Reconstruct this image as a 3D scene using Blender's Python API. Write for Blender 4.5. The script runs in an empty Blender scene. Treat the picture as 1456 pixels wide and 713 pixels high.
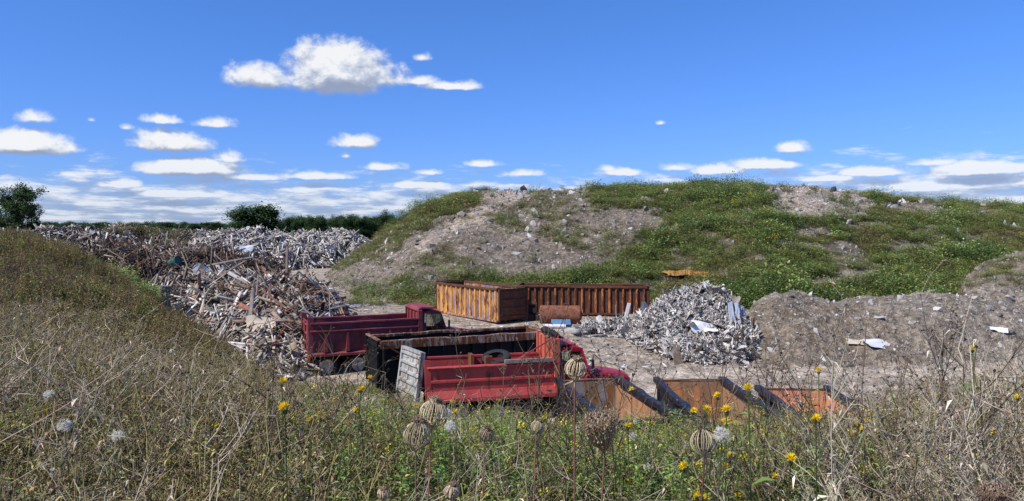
import bpy, math, random
import numpy as np
from mathutils import Vector, Matrix

rng = np.random.default_rng(11)
random.seed(11)
FP, EYE, CU, HV = 1090.0, 7.4, 728.0, 322.0      # photo focal length (px), eye height, principal column, horizon row
def P(u, v, Y):
    return Vector(((u - CU) / FP * Y, Y, EYE - (v - HV) / FP * Y))

scene = bpy.context.scene
COL = scene.collection
D = bpy.data

# ------------------------------------------------------------------ tags
def tag(o, label=None, cat=None, group=None, kind=None):
    if label: o['label'] = label
    if cat: o['category'] = cat
    if group: o['group'] = group
    if kind: o['kind'] = kind
    return o
def empty(name, loc=(0, 0, 0), rz=0.0, rot=None):
    o = D.objects.new(name, None); COL.objects.link(o)
    o.location = loc; o.rotation_euler = rot if rot else (0, 0, rz); o.empty_display_size = 0.2
    return o
def copy_tree(o, parent=None):
    c = o.copy(); COL.objects.link(c)
    if parent is not None: c.parent = parent
    for ch in list(o.children): copy_tree(ch, c)
    return c

# ------------------------------------------------------------------ numpy noise
def _hash(ix, iy, seed):
    h = (ix.astype(np.int64) * 374761393 + iy.astype(np.int64) * 668265263 + seed * 1442695041) & 0x7fffffff
    h = ((h ^ (h >> 13)) * 1274126177) & 0x7fffffff
    return ((h ^ (h >> 16)) & 0xffff) / 65535.0
def vnoise(x, y, seed=0):
    x = np.asarray(x, float); y = np.asarray(y, float)
    ix = np.floor(x); iy = np.floor(y); fx = x - ix; fy = y - iy
    fx = fx * fx * (3 - 2 * fx); fy = fy * fy * (3 - 2 * fy)
    a = _hash(ix, iy, seed); b = _hash(ix + 1, iy, seed); c = _hash(ix, iy + 1, seed); d = _hash(ix + 1, iy + 1, seed)
    return (a + (b - a) * fx) * (1 - fy) + (c + (d - c) * fx) * fy
def fbm(x, y, oct=4, seed=0):
    s = 0; a = 0.5; t = 0
    for i in range(oct):
        s = s + a * (vnoise(x * 2 ** i + 17.3 * i, y * 2 ** i - 9.1 * i, seed + i) - 0.5); t += a; a *= 0.5
    return s / t
def sstep(a, b, x):
    t = np.clip((x - a) / (b - a), 0, 1); return t * t * (3 - 2 * t)

# ------------------------------------------------------------------ terrain heights
def base_z(x, y):
    z = np.interp(y, [-60, 15, 22, 30, 37, 46, 60, 100, 400], [-1.1, -0.9, -0.8, -0.5, 0.0, 1.45, 1.85, 2.0, 2.0])
    return z
def tps_fit(pts):
    p = np.array(pts, float); n = len(p)
    r = np.linalg.norm(p[:, None, :2] - p[None, :, :2], axis=2)
    K = np.where(r > 0, r * r * np.log(r + 1e-9), 0) + np.eye(n) * 2.0
    Q = np.c_[np.ones(n), p[:, :2]]
    A = np.block([[K, Q], [Q.T, np.zeros((3, 3))]])
    w = np.linalg.solve(A, np.r_[p[:, 2], 0, 0, 0])
    return p[:, :2], w
def tps_eval(fit, x, y):
    c, w = fit; out = w[-3] + w[-2] * x + w[-1] * y
    for i in range(len(c)):
        r2 = (x - c[i, 0]) ** 2 + (y - c[i, 1]) ** 2
        out = out + w[i] * 0.5 * r2 * np.log(r2 + 1e-9)
    return out
BANK = tps_fit([(0, 0, 5.8), (0, -12, 6), (14, -10, 6), (-14, -10, 6.2), (0, 3, 5.78), (0, 6, 5.2), (0, 8, 4.6), (0, 10.5, 3.4), (0, 17, -0.6), (0, 24, -4),
    (3, 4, 5.65), (6, 3, 5.9), (4, 8, 4.65), (6, 10, 4.0), (7, 17, -0.6), (12, 4, 5.8), (9, 11, 4.1), (12, 12, 4.2), (14, 19, -0.6), (20, 6, 5.7), (20, 14, 3.6), (20, 21, -1.2), (34, 8, 5.5), (34, 22, -1),
    (-3, 3, 5.95), (-6, 5, 6.1), (-4, 8, 5.1), (-2, 7, 4.95), (-4, 13, 3.6), (-6, 15.5, 4.0), (-10, 21, 4.6), (-16, 30, 5.25), (-26, 44, 5.95), (-38, 44, 6.3),
    (-20, 20, 5.9), (-12, 10, 5.75), (-40, 30, 6.4), (-42, 60, 5.6), (-60, 60, 6.0), (-60, 20, 6.4), (-75, 90, 4.5),
    (-2, 19, -0.6), (-6, 24, -0.2), (-10, 31, 0), (-15, 40, 0.6), (-22, 50, 1.3), (-31, 62, 1.2), (-46, 84, 1.0),
    (10, 40, -8), (40, 34, -6), (60, 20, 0), (-10, 50, -5), (-25, 75, -5), (-40, 110, -5), (0, 80, -10), (70, 60, -8)])
def bank_z(x, y):
    z = tps_eval(BANK, x, y)
    return np.where((y > 95) | (y < -40), -10, z)
def hill_z(x, y):
    yy = np.maximum(y, 20.0)
    u = CU + FP * x / yy
    Yf = np.interp(u, [380, 440, 470, 500, 560, 620, 760, 930, 1080, 1456, 2400], [100, 84, 73, 63, 57, 55, 56, 58, 52, 52, 60])
    Yr = np.interp(u, [380, 460, 560, 700, 850, 1000, 1200, 1456, 2400], [100, 86, 92, 96, 93, 91, 95, 108, 120])
    vr = np.interp(u, [400, 440, 465, 490, 520, 545, 575, 600, 650, 690, 720, 770, 850, 1000, 1080, 1150, 1220, 1290, 1380, 1456, 1700, 2400],
                   [412, 403, 390, 373, 348, 328, 307, 292, 277, 270, 272, 272, 269, 266, 269, 267, 278, 285, 292, 297, 306, 330])
    zr = EYE - (vr - HV) / FP * Yr
    zf = base_z(x, Yf)
    t = np.clip((y - Yf) / (Yr - Yf + 1e-6), 0, 1)
    k = np.interp(u, [520, 760, 1000, 1456], [1.25, 1.5, 1.55, 1.7])
    z = zf + (zr - zf) * (1 - (1 - t) ** k)
    z = z + np.sin(t * math.pi) * (0.9 * fbm(x * 0.07, y * 0.05, 3, 5) * 2 + 0.5 * fbm(x * 0.35, y * 0.12, 3, 6) * 2)
    z = np.where(y > Yr, zr - (y - Yr) * 0.07 - 0.0006 * (y - Yr) ** 2, z)
    z = np.where((y < Yf) | (u < 400) | (y < 30), -10, z)
    return z
def mound_z(x, y):
    yy = np.maximum(y, 20.0); u = CU + FP * x / yy
    vr = np.interp(u, [1030, 1070, 1100, 1130, 1180, 1230, 1290, 1330, 1400, 1456, 1700, 1900], [520, 440, 424, 420, 431, 426, 420, 419, 428, 440, 440, 520])
    n = fbm(x * 0.25, y * 0.25, 3, 21)
    Yf, Yr, Yb = 39.0 + 1.5 * n, 46.0 + 2.5 * n, 53.0
    zr = EYE - (vr - HV) / FP * Yr
    b = base_z(x, y)
    t = np.where(y < Yr, (y - Yf) / (Yr - Yf), (Yb - y) / (Yb - Yr))
    t = np.clip(t, 0, 1); s = np.sin(t * math.pi / 2) ** 1.15
    z1 = b + np.maximum(zr - b, 0) * s
    z1 = np.where((t <= 0) | (u < 1032) | (y < 30), -10, z1 + 0.35 * n * s)
    vr2 = np.interp(u, [1350, 1375, 1400, 1430, 1470, 1560, 1800], [440, 392, 374, 364, 360, 356, 430])
    Yr2 = 55.0; zr2 = EYE - (vr2 - HV) / FP * Yr2
    t = np.clip(np.where(y < Yr2, (y - 47) / 8.0, (64 - y) / 9.0), 0, 1); s = np.sin(t * math.pi / 2) ** 1.1
    z2 = np.where((t <= 0) | (u < 1352) | (y < 30), -10, b + np.maximum(zr2 - b, 0) * s + 0.6 * n * s)
    return np.maximum(z1, z2)
def all_z(x, y):
    x = np.asarray(x, float); y = np.asarray(y, float)
    b = base_z(x, y) + 0.10 * fbm(x * 0.2, y * 0.2, 3, 31) * np.clip(y / 30, 0, 1)
    bk = bank_z(x, y) + 0.5 * fbm(x * 0.35, y * 0.35, 3, 33) * sstep(2, 8, np.hypot(x, y))
    h = hill_z(x, y); m = mound_z(x, y)
    z = np.maximum(np.maximum(b, bk), np.maximum(h, m))
    reg = np.where(bk >= z - 1e-6, 1, 0); reg = np.where(h >= z - 1e-6, 2, reg); reg = np.where(m >= z - 1e-6, 3, reg)
    # roughness on the heaped parts
    z = z + np.where(reg == 2, 0.55 * fbm(x * 0.7, y * 0.7, 4, 41) + 0.22 * fbm(x * 3, y * 2.2, 2, 43), 0)
    z = z + np.where(reg == 3, 0.7 * fbm(x * 0.9, y * 0.9, 4, 45) + 0.2 * fbm(x * 3.5, y * 3.5, 2, 46), 0)
    return z, reg
def gz(x, y): return float(all_z(np.array([x]), np.array([y]))[0][0])
def proj(x, y, z):
    yy = np.maximum(y, 0.5)
    return CU + FP * x / yy, HV + FP * (EYE - z) / yy

def in_poly(u, v, poly):
    c = np.zeros(np.shape(u), bool); n = len(poly)
    for i in range(n):
        x1, y1 = poly[i]; x2, y2 = poly[(i + 1) % n]
        if y1 == y2: continue
        c ^= ((y1 > v) != (y2 > v)) & (u < (x2 - x1) * (v - y1) / (y2 - y1) + x1)
    return c
BARE = [[(578, 392), (590, 350), (640, 310), (672, 290), (700, 268), (845, 258), (838, 296), (935, 298), (950, 318), (890, 352), (860, 372), (800, 388), (700, 394)],
        [(466, 402), (530, 366), (600, 326), (640, 306), (672, 292), (640, 328), (560, 392), (500, 418)],
        [(1088, 252), (1200, 258), (1245, 290), (1230, 310), (1140, 312), (1090, 300)]]
def ell(u, v, cu, cv, ru, rv): return ((u - cu) / ru) ** 2 + ((v - cv) / rv) ** 2 < 1
HOLES = [(700, 312, 20, 9), (735, 300, 26, 9), (775, 300, 18, 14), (655, 300, 12, 8), (800, 330, 28, 16), (770, 285, 24, 6), (655, 372, 16, 9),
         (868, 330, 16, 10), (735, 325, 20, 7), (560, 352, 16, 8), (540, 372, 20, 8), (820, 352, 18, 7)]
SPOTS = [(1150, 330, 34, 8), (1175, 350, 36, 8), (1210, 392, 38, 10), (1170, 402, 30, 9), (1290, 352, 36, 7), (1360, 350, 22, 8), (1240, 322, 26, 6), (1300, 296, 46, 9),
         (1085, 372, 14, 7), (915, 306, 40, 10), (1050, 316, 20, 5), (1000, 335, 24, 5), (1400, 300, 26, 5), (1030, 345, 14, 6), (1330, 330, 20, 5), (960, 352, 12, 6), (890, 312, 20, 8), (1120, 350, 16, 6)]
def green_mask(x, y, z, reg):
    """how green the hill side is at a point (0 bare .. 1 green)"""
    u, v = proj(x, y, z)
    w = 14 * fbm(x * 0.5, y * 0.5, 3, 51) + 10 * fbm(x * 1.7, y * 1.4, 3, 52); uu = u + w * 2.4; vv = v + w * 1.1
    bare = np.zeros(np.shape(u), bool)
    for p in BARE: bare |= in_poly(uu, vv, p)
    hole = np.zeros(np.shape(u), bool)
    for h in HOLES: hole |= ell(uu, vv, *h)
    for s in SPOTS: bare |= ell(uu, vv, *s)
    g = np.where(bare, 0.0, 1.0); g = np.where(hole, .5, g)
    pn = fbm(x * 0.35, y * 0.25, 4, 53)
    g = np.where(pn < -0.20, g * 0.25, g); g = np.where((pn > 0.15) & (g < .5), 0.40, g)
    fl = (u < 640) & (v > 378) & (u > 400)
    g = np.where(fl & (fbm(x * .45 + 7, y * .45, 3, 57) > -.04 - .10 * (v > 385)), g * .10, g)
    return g, u, v
print('terrain fn ok')

# ------------------------------------------------------------------ mesh helpers
def np_mesh(name, V, F, cols=None, mat=None, smooth=False, parent=None, link=True, mats=None, midx=None):
    """V (n,3); F list of arrays (m,k) ; cols (n,3) linear rgb"""
    V = np.asarray(V, np.float32)
    if isinstance(F, np.ndarray): F = [F]
    me = D.meshes.new(name); me.vertices.add(len(V)); me.vertices.foreach_set('co', V.ravel())
    nl = sum(f.size for f in F); nf = sum(len(f) for f in F)
    me.loops.add(nl); me.polygons.add(nf)
    me.loops.foreach_set('vertex_index', np.concatenate([f.ravel() for f in F]).astype(np.int32))
    st = []; o = 0
    for f in F:
        st.append(o + np.arange(len(f)) * f.shape[1]); o += f.size
    me.polygons.foreach_set('loop_start', np.concatenate(st).astype(np.int32))
    if smooth: me.polygons.foreach_set('use_smooth', np.ones(nf, bool))
    if cols is not None:
        a = me.attributes.new('tint', 'FLOAT_COLOR', 'POINT')
        c = np.ones((len(V), 4), np.float32); c[:, :3] = cols; a.data.foreach_set('color', c.ravel())
    for m in (mats or ([mat] if mat else [])): me.materials.append(m)
    if midx is not None: me.polygons.foreach_set('material_index', np.asarray(midx, np.int32))
    me.update(calc_edges=True); me.validate()
    ob = D.objects.new(name, me)
    if link: COL.objects.link(ob)
    if parent is not None: ob.parent = parent
    return ob

BOXS = np.array([[-1, -1, -1], [1, -1, -1], [1, 1, -1], [-1, 1, -1], [-1, -1, 1], [1, -1, 1], [1, 1, 1], [-1, 1, 1]], float)
BOXF = np.array([[0, 3, 2, 1], [4, 5, 6, 7], [0, 1, 5, 4], [1, 2, 6, 5], [2, 3, 7, 6], [3, 0, 4, 7]])
def rotmats(yaw, pitch, roll):
    cy, sy, cp, sp, cr, sr = np.cos(yaw), np.sin(yaw), np.cos(pitch), np.sin(pitch), np.cos(roll), np.sin(roll)
    R = np.empty((len(yaw), 3, 3))
    R[:, 0, 0] = cy * cp; R[:, 0, 1] = cy * sp * sr - sy * cr; R[:, 0, 2] = cy * sp * cr + sy * sr
    R[:, 1, 0] = sy * cp; R[:, 1, 1] = sy * sp * sr + cy * cr; R[:, 1, 2] = sy * sp * cr - cy * sr
    R[:, 2, 0] = -sp; R[:, 2, 1] = cp * sr; R[:, 2, 2] = cp * cr
    return R
def box_batch(C, Hf, R, col):
    n = len(C)
    L = BOXS[None] * Hf[:, None, :]
    L = L * (1 + rng.normal(0, 0.06, (n, 8, 1)))
    V = np.einsum('nij,nkj->nki', R, L) + C[:, None, :]
    Fc = (np.arange(n)[:, None, None] * 8 + BOXF[None]).reshape(-1, 4)
    return V.reshape(-1, 3), Fc, np.repeat(col, 8, 0)
def sheet_batch(C, Hf, R, col, k=5, crump=0.16):
    n = len(C); g = np.linspace(-1, 1, k)
    gx, gy = np.meshgrid(g, g); gx = gx.ravel(); gy = gy.ravel()
    L = np.zeros((n, k * k, 3))
    a = rng.uniform(-1, 1, (n, 1)); b = rng.uniform(0.5, 2.5, (n, 1)); ph = rng.uniform(0, 6, (n, 1))
    L[:, :, 0] = gx * Hf[:, :1] * (1 + rng.normal(0, .10, (n, k * k)))
    L[:, :, 1] = gy * Hf[:, 1:2] * (1 + rng.normal(0, .10, (n, k * k)))
    L[:, :, 2] = crump * Hf[:, :1] * (a * gx * gx + 0.6 * np.sin(b * gy * 2 + ph + gx) + rng.normal(0, .28, (n, k * k)))
    V = np.einsum('nij,nkj->nki', R, L) + C[:, None, :]
    q = np.array([[i * k + j, i * k + j + 1, (i + 1) * k + j + 1, (i + 1) * k + j] for i in range(k - 1) for j in range(k - 1)])
    Fc = (np.arange(n)[:, None, None] * k * k + q[None]).reshape(-1, 4)
    return V.reshape(-1, 3), Fc, np.repeat(col, k * k, 0)
def join(parts):
    V = []; Fs = []; Cc = []; o = 0
    for v, f, c in parts:
        V.append(v); Fs.append(f + o); Cc.append(c); o += len(v)
    V = np.concatenate(V); Cc = np.concatenate(Cc)
    d = {}
    for f in Fs: d.setdefault(f.shape[1], []).append(f)
    return V, [np.concatenate(d[k]) for k in sorted(d)], Cc

class MB:
    """collects solids for one mesh object"""
    def __init__(s): s.v = []; s.f = []; s.m = []; s.mi = 0
    def add(s, vs, fs):
        o = len(s.v); s.v += [tuple(p) for p in vs]
        for f in fs: s.f.append([i + o for i in f]); s.m.append(s.mi)
    def box(s, x0, x1, y0, y1, z0, z1):
        s.add([(x0, y0, z0), (x1, y0, z0), (x1, y1, z0), (x0, y1, z0), (x0, y0, z1), (x1, y0, z1), (x1, y1, z1), (x0, y1, z1)], BOXF.tolist()); return s
    def wbox(s, x0, x1, y0, y1, z0, z1, amp=.015, n=14, axis='x'):
        """a long bar, slightly bent and dented along its length"""
        r = []; oy = oz = 0
        for i in range(n + 1):
            t = i / n; e = math.sin(math.pi * t) ** .5 if 0 < t < 1 else 0; oy = .6 * oy + random.gauss(0, amp); oz = .6 * oz + random.gauss(0, amp)
            if axis == 'x': x = x0 + (x1 - x0) * t; r += [(x, y0 + oy * e, z0 + oz * e), (x, y1 + oy * e, z0 + oz * e), (x, y1 + oy * e, z1 + oz * e), (x, y0 + oy * e, z1 + oz * e)]
            else: y = y0 + (y1 - y0) * t; r += [(x0 + oy * e, y, z0 + oz * e), (x1 + oy * e, y, z0 + oz * e), (x1 + oy * e, y, z1 + oz * e), (x0 + oy * e, y, z1 + oz * e)]
        s.add(r, [[i * 4 + k, i * 4 + (k + 1) % 4, i * 4 + 4 + (k + 1) % 4, i * 4 + 4 + k] for i in range(n) for k in range(4)] + [[0, 1, 2, 3], [n * 4 + k for k in range(4)]]); return s
    def hexa(s, p): s.add(p, BOXF.tolist()); return s
    def bar(s, a, b, w, h=None):
        a = Vector(a); b = Vector(b); d = (b - a).normalized(); h = h or w
        up = Vector((0, 0, 1)) if abs(d.z) < 0.95 else Vector((1, 0, 0))
        sx = d.cross(up).normalized() * w / 2; sz = sx.cross(d).normalized() * h / 2
        s.add([a - sx - sz, a + sx - sz, b + sx - sz, b - sx - sz, a - sx + sz, a + sx + sz, b + sx + sz, b - sx + sz], BOXF.tolist()); return s
    def prism(s, prof, y0, y1, cap=True):
        n = len(prof)
        vs = [(x, y0, z) for x, z in prof] + [(x, y1, z) for x, z in prof]
        fs = [[i, (i + 1) % n, n + (i + 1) % n, n + i] for i in range(n)]
        if cap: fs += [list(range(n))[::-1], [n + i for i in range(n)]]
        s.add(vs, fs); return s
    def prismx(s, prof, x0, x1):          # prof in (y,z) swept along x
        n = len(prof)
        vs = [(x0, y, z) for y, z in prof] + [(x1, y, z) for y, z in prof]
        s.add(vs, [[i, (i + 1) % n, n + (i + 1) % n, n + i] for i in range(n)] + [list(range(n))[::-1], [n + i for i in range(n)]]); return s
    def tube(s, pts, r, n=8, cap=True):
        pts = [Vector(p) for p in pts]; rs = r if isinstance(r, (list, tuple)) else [r] * len(pts)
        vs = []; fs = []
        for i, p in enumerate(pts):
            d = (pts[min(i + 1, len(pts) - 1)] - pts[max(i - 1, 0)]).normalized()
            up = Vector((0, 0, 1)) if abs(d.z) < 0.9 else Vector((1, 0, 0))
            a = d.cross(up).normalized(); b = d.cross(a).normalized()
            for k in range(n):
                t = 2 * math.pi * k / n; vs.append(p + (a * math.cos(t) + b * math.sin(t)) * rs[i])
        for i in range(len(pts) - 1):
            for k in range(n): fs.append([i * n + k, i * n + (k + 1) % n, (i + 1) * n + (k + 1) % n, (i + 1) * n + k])
        if cap: fs += [list(range(n)), [(len(pts) - 1) * n + k for k in range(n)][::-1]]
        s.add(vs, fs); return s
    def lathe(s, prof, c, axis='y', n=28, closed=False):
        """prof: (radius, offset along the axis)"""
        m = len(prof); vs = []; fs = []
        for k in range(n):
            t = 2 * math.pi * k / n; ct, st = math.cos(t), math.sin(t)
            for r, o in prof:
                if axis == 'y': vs.append((c[0] + r * ct, c[1] + o, c[2] + r * st))
                elif axis == 'z': vs.append((c[0] + r * ct, c[1] + r * st, c[2] + o))
                else: vs.append((c[0] + o, c[1] + r * ct, c[2] + r * st))
        for k in range(n):
            for j in range(m if closed else m - 1):
                fs.append([k * m + j, k * m + (j + 1) % m, ((k + 1) % n) * m + (j + 1) % m, ((k + 1) % n) * m + j])
        s.add(vs, fs); return s
    def build(s, name, mat, parent=None, bevel=0.0, smooth=False, link=True):
        me = D.meshes.new(name); me.from_pydata(s.v, [], s.f)
        for m in (mat if isinstance(mat, (list, tuple)) else [mat]): me.materials.append(m)
        me.polygons.foreach_set('material_index', s.m)
        if smooth: me.polygons.foreach_set('use_smooth', [True] * len(me.polygons))
        me.update()
        import bmesh
        bm = bmesh.new(); bm.from_mesh(me); bmesh.ops.recalc_face_normals(bm, faces=bm.faces); bm.to_mesh(me); bm.free()
        o = D.objects.new(name, me)
        if link: COL.objects.link(o)
        if parent is not None: o.parent = parent
        if bevel:
            b = o.modifiers.new('bevel', 'BEVEL'); b.width = bevel; b.segments = 2; b.limit_method = 'ANGLE'; b.angle_limit = 0.6
        return o

# ------------------------------------------------------------------ materials
def new_mat(name):
    m = D.materials.new(name); m.use_nodes = True; nt = m.node_tree; nt.nodes.clear()
    return m, nt, nt.nodes, nt.links
def sock(nt, a, b):
    nt.links.new(a, b)
def noise_node(nt, scale, detail=4, rough=0.55, co=None, dist=0.0):
    n = nt.nodes.new('ShaderNodeTexNoise'); n.inputs['Scale'].default_value = scale; n.inputs['Detail'].default_value = detail
    n.inputs['Roughness'].default_value = rough; n.inputs['Distortion'].default_value = dist
    if co is not None: nt.links.new(co, n.inputs['Vector'])
    return n.outputs['Fac']
def ramp(nt, fac, stops):
    r = nt.nodes.new('ShaderNodeValToRGB'); e = r.color_ramp.elements
    while len(e) < len(stops): e.new(0.5)
    for i, (p, c) in enumerate(stops):
        e[i].position = p; e[i].color = (*c, 1) if len(c) == 3 else c
    nt.links.new(fac, r.inputs['Fac']); return r.outputs['Color']
def mixc(nt, fac, a, b, mode='MIX'):
    m = nt.nodes.new('ShaderNodeMix'); m.data_type = 'RGBA'; m.blend_type = mode
    for s, k in ((fac, 0), (a, 6), (b, 7)):
        if isinstance(s, (int, float)): m.inputs[k].default_value = s
        elif isinstance(s, tuple): m.inputs[k].default_value = (*s, 1)
        else: nt.links.new(s, m.inputs[k])
    return m.outputs[2]
def mth(nt, op, a, b=None, c=None, clamp=False):
    m = nt.nodes.new('ShaderNodeMath'); m.operation = op; m.use_clamp = clamp
    for i, s in enumerate((a, b, c)):
        if s is None: continue
        if isinstance(s, (int, float)): m.inputs[i].default_value = s
        else: nt.links.new(s, m.inputs[i])
    return m.outputs[0]
def principled(nt, col, rough=0.7, metal=0.0, bump=None, bstr=0.3, bdist=0.02, spec=0.4):
    p = nt.nodes.new('ShaderNodeBsdfPrincipled'); out = nt.nodes.new('ShaderNodeOutputMaterial')
    if isinstance(col, tuple): p.inputs['Base Color'].default_value = (*col, 1)
    else: nt.links.new(col, p.inputs['Base Color'])
    if isinstance(rough, (int, float)): p.inputs['Roughness'].default_value = rough
    else: nt.links.new(rough, p.inputs['Roughness'])
    p.inputs['Metallic'].default_value = metal; p.inputs['Specular IOR Level'].default_value = spec
    if bump is not None:
        b = nt.nodes.new('ShaderNodeBump'); b.inputs['Strength'].default_value = bstr; b.inputs['Distance'].default_value = bdist
        nt.links.new(bump, b.inputs['Height']); nt.links.new(b.outputs[0], p.inputs['Normal'])
    nt.links.new(p.outputs[0], out.inputs[0]); return p

def paint_mat(name, col, col2=None, rust=0.35, rough=0.45, scale=1.6, rustcols=((0.20, 0.07, 0.02), (0.07, 0.025, 0.012)), streak=True, spec=0.4):
    m, nt, N, L = new_mat(name)
    tc = N.new('ShaderNodeTexCoord'); co = tc.outputs['Object']
    mp = N.new('ShaderNodeMapping'); mp.inputs['Scale'].default_value = (1.0, 1.0, 0.22 if streak else 1.0); L.new(co, mp.inputs[0])
    n1 = noise_node(nt, scale * 2.2, 8, 0.68, mp.outputs[0], 0.4); n2 = noise_node(nt, scale * 9, 6, 0.7, mp.outputs[0]); n3 = noise_node(nt, 1.1, 4, .5, co)
    base = mixc(nt, ramp(nt, n3, [(0.35, (0, 0, 0)), (0.65, (1, 1, 1))]), col, col2 or tuple(c * 0.75 for c in col))
    s = mth(nt, 'ADD', mth(nt, 'MULTIPLY', n1, 0.7), mth(nt, 'MULTIPLY', n2, 0.3))
    t = 0.68 - rust * 0.36
    mask = ramp(nt, s, [(t - 0.03, (0, 0, 0)), (t + 0.03, (1, 1, 1))])
    rc = mixc(nt, n2, rustcols[0], rustcols[1])
    c = mixc(nt, mask, base, rc)
    dirt = noise_node(nt, 5, 6, .6, co)
    c = mixc(nt, mth(nt, 'MULTIPLY', ramp(nt, dirt, [(0.5, (0, 0, 0)), (0.75, (1, 1, 1))]), 0.4), c, (0.20, 0.17, 0.13))
    r = mth(nt, 'ADD', mth(nt, 'MULTIPLY', mask, 0.4), rough, clamp=True)
    principled(nt, c, r, 0, n1, 0.25, 0.01, spec); return m
def flat_mat(name, col, rough=0.6, metal=0.0, var=0.35, scale=6, spec=0.4):
    m, nt, N, L = new_mat(name)
    tc = N.new('ShaderNodeTexCoord'); n = noise_node(nt, scale, 6, .65, tc.outputs['Object'])
    lo = tuple(c * (1 - var) for c in col); hi = tuple(min(1, c * (1 + var)) for c in col)
    c = ramp(nt, n, [(0.3, lo), (0.7, hi)]); principled(nt, c, rough, metal, n, 0.2, 0.01, spec); return m
def tint_mat(name, rough=0.75, hue=0.02, val=0.3, trans=0.0, nscale=0.0, spec=0.25, bump=0.0):
    m, nt, N, L = new_mat(name)
    a = N.new('ShaderNodeAttribute'); a.attribute_name = 'tint'; c = a.outputs['Color']
    if hue or val:
        oi = N.new('ShaderNodeObjectInfo'); hs = N.new('ShaderNodeHueSaturation')
        L.new(mth(nt, 'MULTIPLY_ADD', oi.outputs['Random'], hue * 2, 0.5 - hue), hs.inputs['Hue'])
        r2 = mth(nt, 'FRACT', mth(nt, 'MULTIPLY', oi.outputs['Random'], 37.7))
        L.new(mth(nt, 'MULTIPLY_ADD', r2, val * 2, 1 - val), hs.inputs['Value']); L.new(c, hs.inputs['Color']); c = hs.outputs[0]
    bn = None
    if nscale:
        tc = N.new('ShaderNodeTexCoord'); n = noise_node(nt, nscale, 6, .65, tc.outputs['Object'])
        c = mixc(nt, 1.0, c, ramp(nt, n, [(0.25, (0.5, 0.5, 0.5)), (0.75, (1.3, 1.3, 1.3))]), 'MULTIPLY'); bn = n if bump else None
    p = principled(nt, c, rough, 0, bn, bump, 0.02, spec)
    if trans:
        t = N.new('ShaderNodeBsdfTranslucent'); L.new(c, t.inputs[0]); mx = N.new('ShaderNodeMixShader'); mx.inputs[0].default_value = trans
        L.new(p.outputs[0], mx.inputs[1]); L.new(t.outputs[0], mx.inputs[2])
        out = [n for n in N if n.type == 'OUTPUT_MATERIAL'][0]; L.new(mx.outputs[0], out.inputs[0])
    return m

def ground_mat(name, bump=0.6, stones=True, fine=1.0, coarse=1.0):
    m, nt, N, L = new_mat(name)
    a = N.new('ShaderNodeAttribute'); a.attribute_name = 'tint'
    g = N.new('ShaderNodeNewGeometry'); co = g.outputs['Position']
    n1 = noise_node(nt, 1.3, 6, 0.65, co); n2 = noise_node(nt, 9 * fine, 8, 0.7, co)
    c = mixc(nt, 1.0, a.outputs['Color'], ramp(nt, n1, [(0.28, (0.62, 0.6, 0.58)), (0.72, (1.32, 1.3, 1.28))]), 'MULTIPLY')
    c = mixc(nt, 1.0, c, ramp(nt, n2, [(0.3, (0.55, 0.55, 0.55)), (0.7, (1.4, 1.4, 1.4))]), 'MULTIPLY')
    n0 = noise_node(nt, 2.6, 5, 0.75, co); n4 = noise_node(nt, 0.33, 5, 0.7, co)
    c = mixc(nt, 1.0, c, ramp(nt, n0, [(0.34, (0.6, 0.58, 0.56)), (0.66, (1.35, 1.33, 1.3))]), 'MULTIPLY')
    c = mixc(nt, 1.0, c, ramp(nt, n4, [(0.3, (0.82, 0.8, 0.78)), (0.7, (1.16, 1.16, 1.16))]), 'MULTIPLY')
    h = mth(nt, 'ADD', mth(nt, 'ADD', mth(nt, 'MULTIPLY', n1, 0.5), n2), mth(nt, 'MULTIPLY', n0, coarse))
    if stones:
        v = N.new('ShaderNodeTexVoronoi'); v.inputs['Scale'].default_value = 4.5 * fine; L.new(co, v.inputs['Vector'])
        br = N.new('ShaderNodeSeparateColor'); L.new(v.outputs['Color'], br.inputs[0])
        near = ramp(nt, v.outputs['Distance'], [(0.20, (1, 1, 1)), (0.30, (0, 0, 0))])
        pick = mth(nt, 'GREATER_THAN', br.outputs[0], 0.72)
        mask = mth(nt, 'MULTIPLY', near, pick)
        c = mixc(nt, mth(nt, 'MULTIPLY', mask, 0.55), c, (0.55, 0.52, 0.48))
        h = mth(nt, 'ADD', h, mth(nt, 'MULTIPLY', mask, 0.4))
    principled(nt, c, 0.95, 0, h, bump, 0.12, 0.1); return m

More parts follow.
